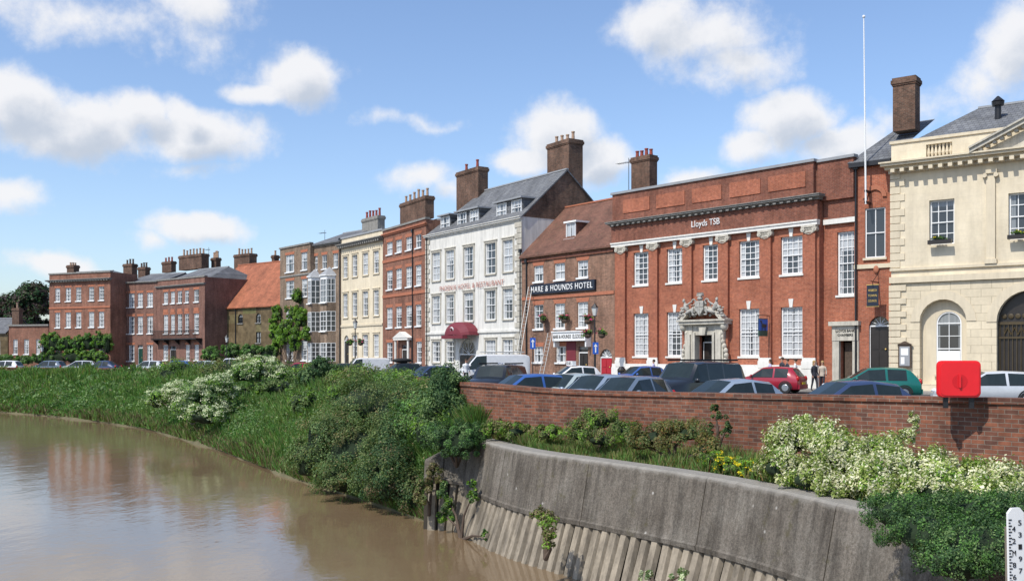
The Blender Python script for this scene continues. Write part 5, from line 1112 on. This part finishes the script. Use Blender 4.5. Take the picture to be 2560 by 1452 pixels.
def ladder(p0,p1,w,label):
    p0=Vector(p0);p1=Vector(p1); e=empty('ladder',p0); top(e,label,'ladder',group='ladders'); d=p1-p0; s=Vector((L.d.x,L.d.y,0))*w/2
    for sg in (-1,1): m=MB(); m.cyl(s*sg,d+s*sg,.028,.028,6); m.obj('rail',e,'alu')
    n=int(d.length/.3); m=MB()
    for i in range(1,n): c=d*i/n; m.cyl(c-s,c+s,.016,.016,5)
    m.obj('rungs',e,'alu')
a=H.world(H.uz(1285,905,-3)[0],-3.0,.13); b=H.world(H.uz(1326,715,-.15)[0],-.15,H.uz(1326,717,-.15)[1]); ladder(a,b,.45,'long aluminium ladder leaning against pub wall')
a=H.world(H.uz(1350,905,-2)[0],-2.0,.13); b=H.world(H.uz(1375,830,-.8)[0],-.8,H.uz(1372,832,-.8)[1]); ladder(a,b,.45,'short aluminium stepladder standing before pub')
q=wp(1554,HY,66); e=empty('litter_bin',(q.x,q.y,.12)); top(e,'black litter bin on pavement','litter bin'); m=MB(); m.cyl((0,0,0),(0,0,1.0),.24,.28,12); m.cyl((0,0,1.02),(0,0,1.25),.3,.12,12); m.obj('bin_body',e,'black'); m=MB(); m.cyl((0,0,1.0),(0,0,1.02),.285,.285,12); m.obj('rim',e,'gold')
def aerial(B,x,yt,yb,v,label,wd=1.2):
    u,z0=B.uz(x,yb,v); z1=B.uz(x,yt,v)[1]; e=empty('tv_aerial',B.world(u,v,z0),B.rot); top(e,label,'tv aerial',group='tv aerials')
    m=MB(); m.cyl((0,0,-1),(0,0,z1-z0),.03,.025,6); m.obj('mast',e,'black'); m=MB(); zz=z1-z0-.4; m.cyl((-wd,0,zz+.1),(.3,0,zz),.02,.02,5)
    for i in range(7): x_=-wd+i*wd/6; m.cyl((x_,-.25,zz+.08),(x_,.25,zz+.08),.012,.012,4)
    m.obj('elements',e,'black')
aerial(L,1572,395,475,5,'tv aerial mast beside bank chimney'); aerial(K,812,575,612,3,'tv aerial on buff brick roof'); aerial(Z3,522,618,668,6,'tv aerial beside chimney stacks',.8)
# ================================================================ WORLD
w=bpy.data.worlds.new('World'); S.world=w; w.use_nodes=True; nt=w.node_tree; nt.nodes.clear()
grp=bpy.data.node_groups.new('cloud_density','ShaderNodeTree'); grp.interface.new_socket('Vector',in_out='INPUT',socket_type='NodeSocketVector'); grp.interface.new_socket('Density',in_out='OUTPUT',socket_type='NodeSocketFloat')
gi=grp.nodes.new('NodeGroupInput'); go=grp.nodes.new('NodeGroupOutput')
def gm(op,a,b=None,vec=False,c=None):
    m=grp.nodes.new('ShaderNodeVectorMath' if vec else 'ShaderNodeMath'); m.operation=op
    for i,v_ in enumerate((a,b,c)):
        if v_ is None: continue
        if hasattr(v_,'is_linked'): grp.links.new(v_,m.inputs[i])
        else: m.inputs[i].default_value=v_
    return m
nz=grp.nodes.new('ShaderNodeTexNoise'); nz.inputs['Scale'].default_value=11; nz.inputs['Detail'].default_value=4; grp.links.new(gi.outputs[0],nz.inputs[0])
dv=gm('MULTIPLY',gm('SUBTRACT',nz.outputs['Color'],(.5,.5,.5),True).outputs[0],(.06,.0,.05),True); D=gm('ADD',gi.outputs[0],dv.outputs[0],True).outputs[0]
CL=[(30,265,170,85,1),(190,330,230,95,1),(330,300,100,60,1),(480,345,200,80,1),(440,290,70,50,1),(745,195,130,85,1),(650,235,100,38,.8),(250,50,340,80,.45),(480,5,200,60,.4),(500,570,120,48,.9),(400,600,70,28,.55),
(1385,345,115,95,1),(1480,400,120,68,1),(1310,410,90,50,.9),(1640,70,150,90,.65),(1760,90,220,100,.7),(1850,150,160,80,.6),(1990,310,130,90,1),(2110,350,120,72,1),(1900,370,95,50,.8),(2550,110,100,140,.75),(2470,220,80,80,.45),
(1050,440,130,50,.6),(1140,470,90,42,.5),(1040,297,120,18,.4),(120,655,110,40,.75),(15,490,95,48,.65),(1730,440,80,34,.7),(460,435,100,22,.4),(2330,270,130,50,.35),(-300,300,300,120,1),(2900,300,200,100,1)]
cur=None
for x,y,rx,rz,wt in CL:
    c=Vector(((x-CX)/F,1,(HY-y)/F)); sc_=1/c.length; c=c*sc_; 
    s_=gm('SUBTRACT',D,tuple(c),True); m_=gm('MULTIPLY',s_.outputs[0],(F/rx/sc_,3,F/rz/sc_),True); l_=gm('LENGTH',m_.outputs[0],None,True)
    v_=gm('MULTIPLY',gm('SUBTRACT',1.,l_.outputs['Value']).outputs[0],wt).outputs[0]
    cur=v_ if cur is None else gm('MAXIMUM',cur,v_).outputs[0]
n2=grp.nodes.new('ShaderNodeTexNoise'); n2.inputs['Scale'].default_value=20; n2.inputs['Detail'].default_value=12; n2.inputs['Roughness'].default_value=.62; grp.links.new(gi.outputs[0],n2.inputs[0])
res=gm('ADD',cur,gm('MULTIPLY',gm('SUBTRACT',n2.outputs['Fac'],.5).outputs[0],1.35).outputs[0]).outputs[0]; grp.links.new(res,go.inputs[0])
def wn(t,**k):
    n=nt.nodes.new(t)
    for a,b in k.items(): setattr(n,a,b)
    return n
tc=wn('ShaderNodeTexCoord'); g1=wn('ShaderNodeGroup',node_tree=grp); g2=wn('ShaderNodeGroup',node_tree=grp); nt.links.new(tc.outputs['Generated'],g1.inputs[0])
ad=wn('ShaderNodeVectorMath',operation='ADD'); nt.links.new(tc.outputs['Generated'],ad.inputs[0]); ad.inputs[1].default_value=(-.010,0,.020); nt.links.new(ad.outputs[0],g2.inputs[0])
def mr(inp,a,b,c,d):
    m=wn('ShaderNodeMapRange',interpolation_type='SMOOTHSTEP'); nt.links.new(inp,m.inputs[0]); m.inputs[1].default_value=a;m.inputs[2].default_value=b;m.inputs[3].default_value=c;m.inputs[4].default_value=d; return m.outputs[0]
al_=mr(g1.outputs[0],-.1,.52,0,.95); sh=mr(g2.outputs[0],.1,.95,1,.0)
cr=wn('ShaderNodeMix',data_type='RGBA'); nt.links.new(sh,cr.inputs[0]); cr.inputs[6].default_value=(.58,.64,.74,1); cr.inputs[7].default_value=(.95,.95,.97,1)  # cloud self-shadow put into the colour: grey underside, white towards the sun
sun_el=math.radians(52); az=math.atan2(-.72,-.66)
sky=wn('ShaderNodeTexSky',sky_type='NISHITA'); sky.sun_disc=False; sky.sun_elevation=sun_el; sky.sun_rotation=az; sky.air_density=1.; sky.dust_density=1.; sky.ozone_density=2.
tint=wn('ShaderNodeMix',data_type='RGBA',blend_type='MULTIPLY'); tint.inputs[0].default_value=1; nt.links.new(sky.outputs[0],tint.inputs[6]); tint.inputs[7].default_value=(1.2,1.24,1.34,1)
bs_=wn('ShaderNodeBackground'); nt.links.new(tint.outputs[2],bs_.inputs[0]); bs_.inputs[1].default_value=.142
bc=wn('ShaderNodeBackground'); nt.links.new(cr.outputs[2],bc.inputs[0]); bc.inputs[1].default_value=.98
mx=wn('ShaderNodeMixShader'); nt.links.new(al_,mx.inputs[0]); nt.links.new(bs_.outputs[0],mx.inputs[1]); nt.links.new(bc.outputs[0],mx.inputs[2])
ow=wn('ShaderNodeOutputWorld'); nt.links.new(mx.outputs[0],ow.inputs[0])
sd=Vector((math.sin(az)*math.cos(sun_el),math.cos(az)*math.cos(sun_el),math.sin(sun_el)))
sl=bpy.data.lights.new('sun','SUN'); sl.energy=4.5; sl.angle=math.radians(.5); sl.color=(1,.96,.89); so=bpy.data.objects.new('sun',sl); COL.objects.link(so); so.rotation_euler=(-sd).to_track_quat('-Z','Y').to_euler()
cam=bpy.data.cameras.new('camera'); co=bpy.data.objects.new('camera',cam); COL.objects.link(co); co.location=(0,0,EYE); co.rotation_euler=(math.radians(90),0,0)
cam.sensor_width=36; cam.lens=35.0; cam.shift_y=162/2560; cam.clip_end=8000; cam.clip_start=.1; S.camera=co
S.view_settings.view_transform='Standard'; S.view_settings.look='None'; S.view_settings.exposure=0
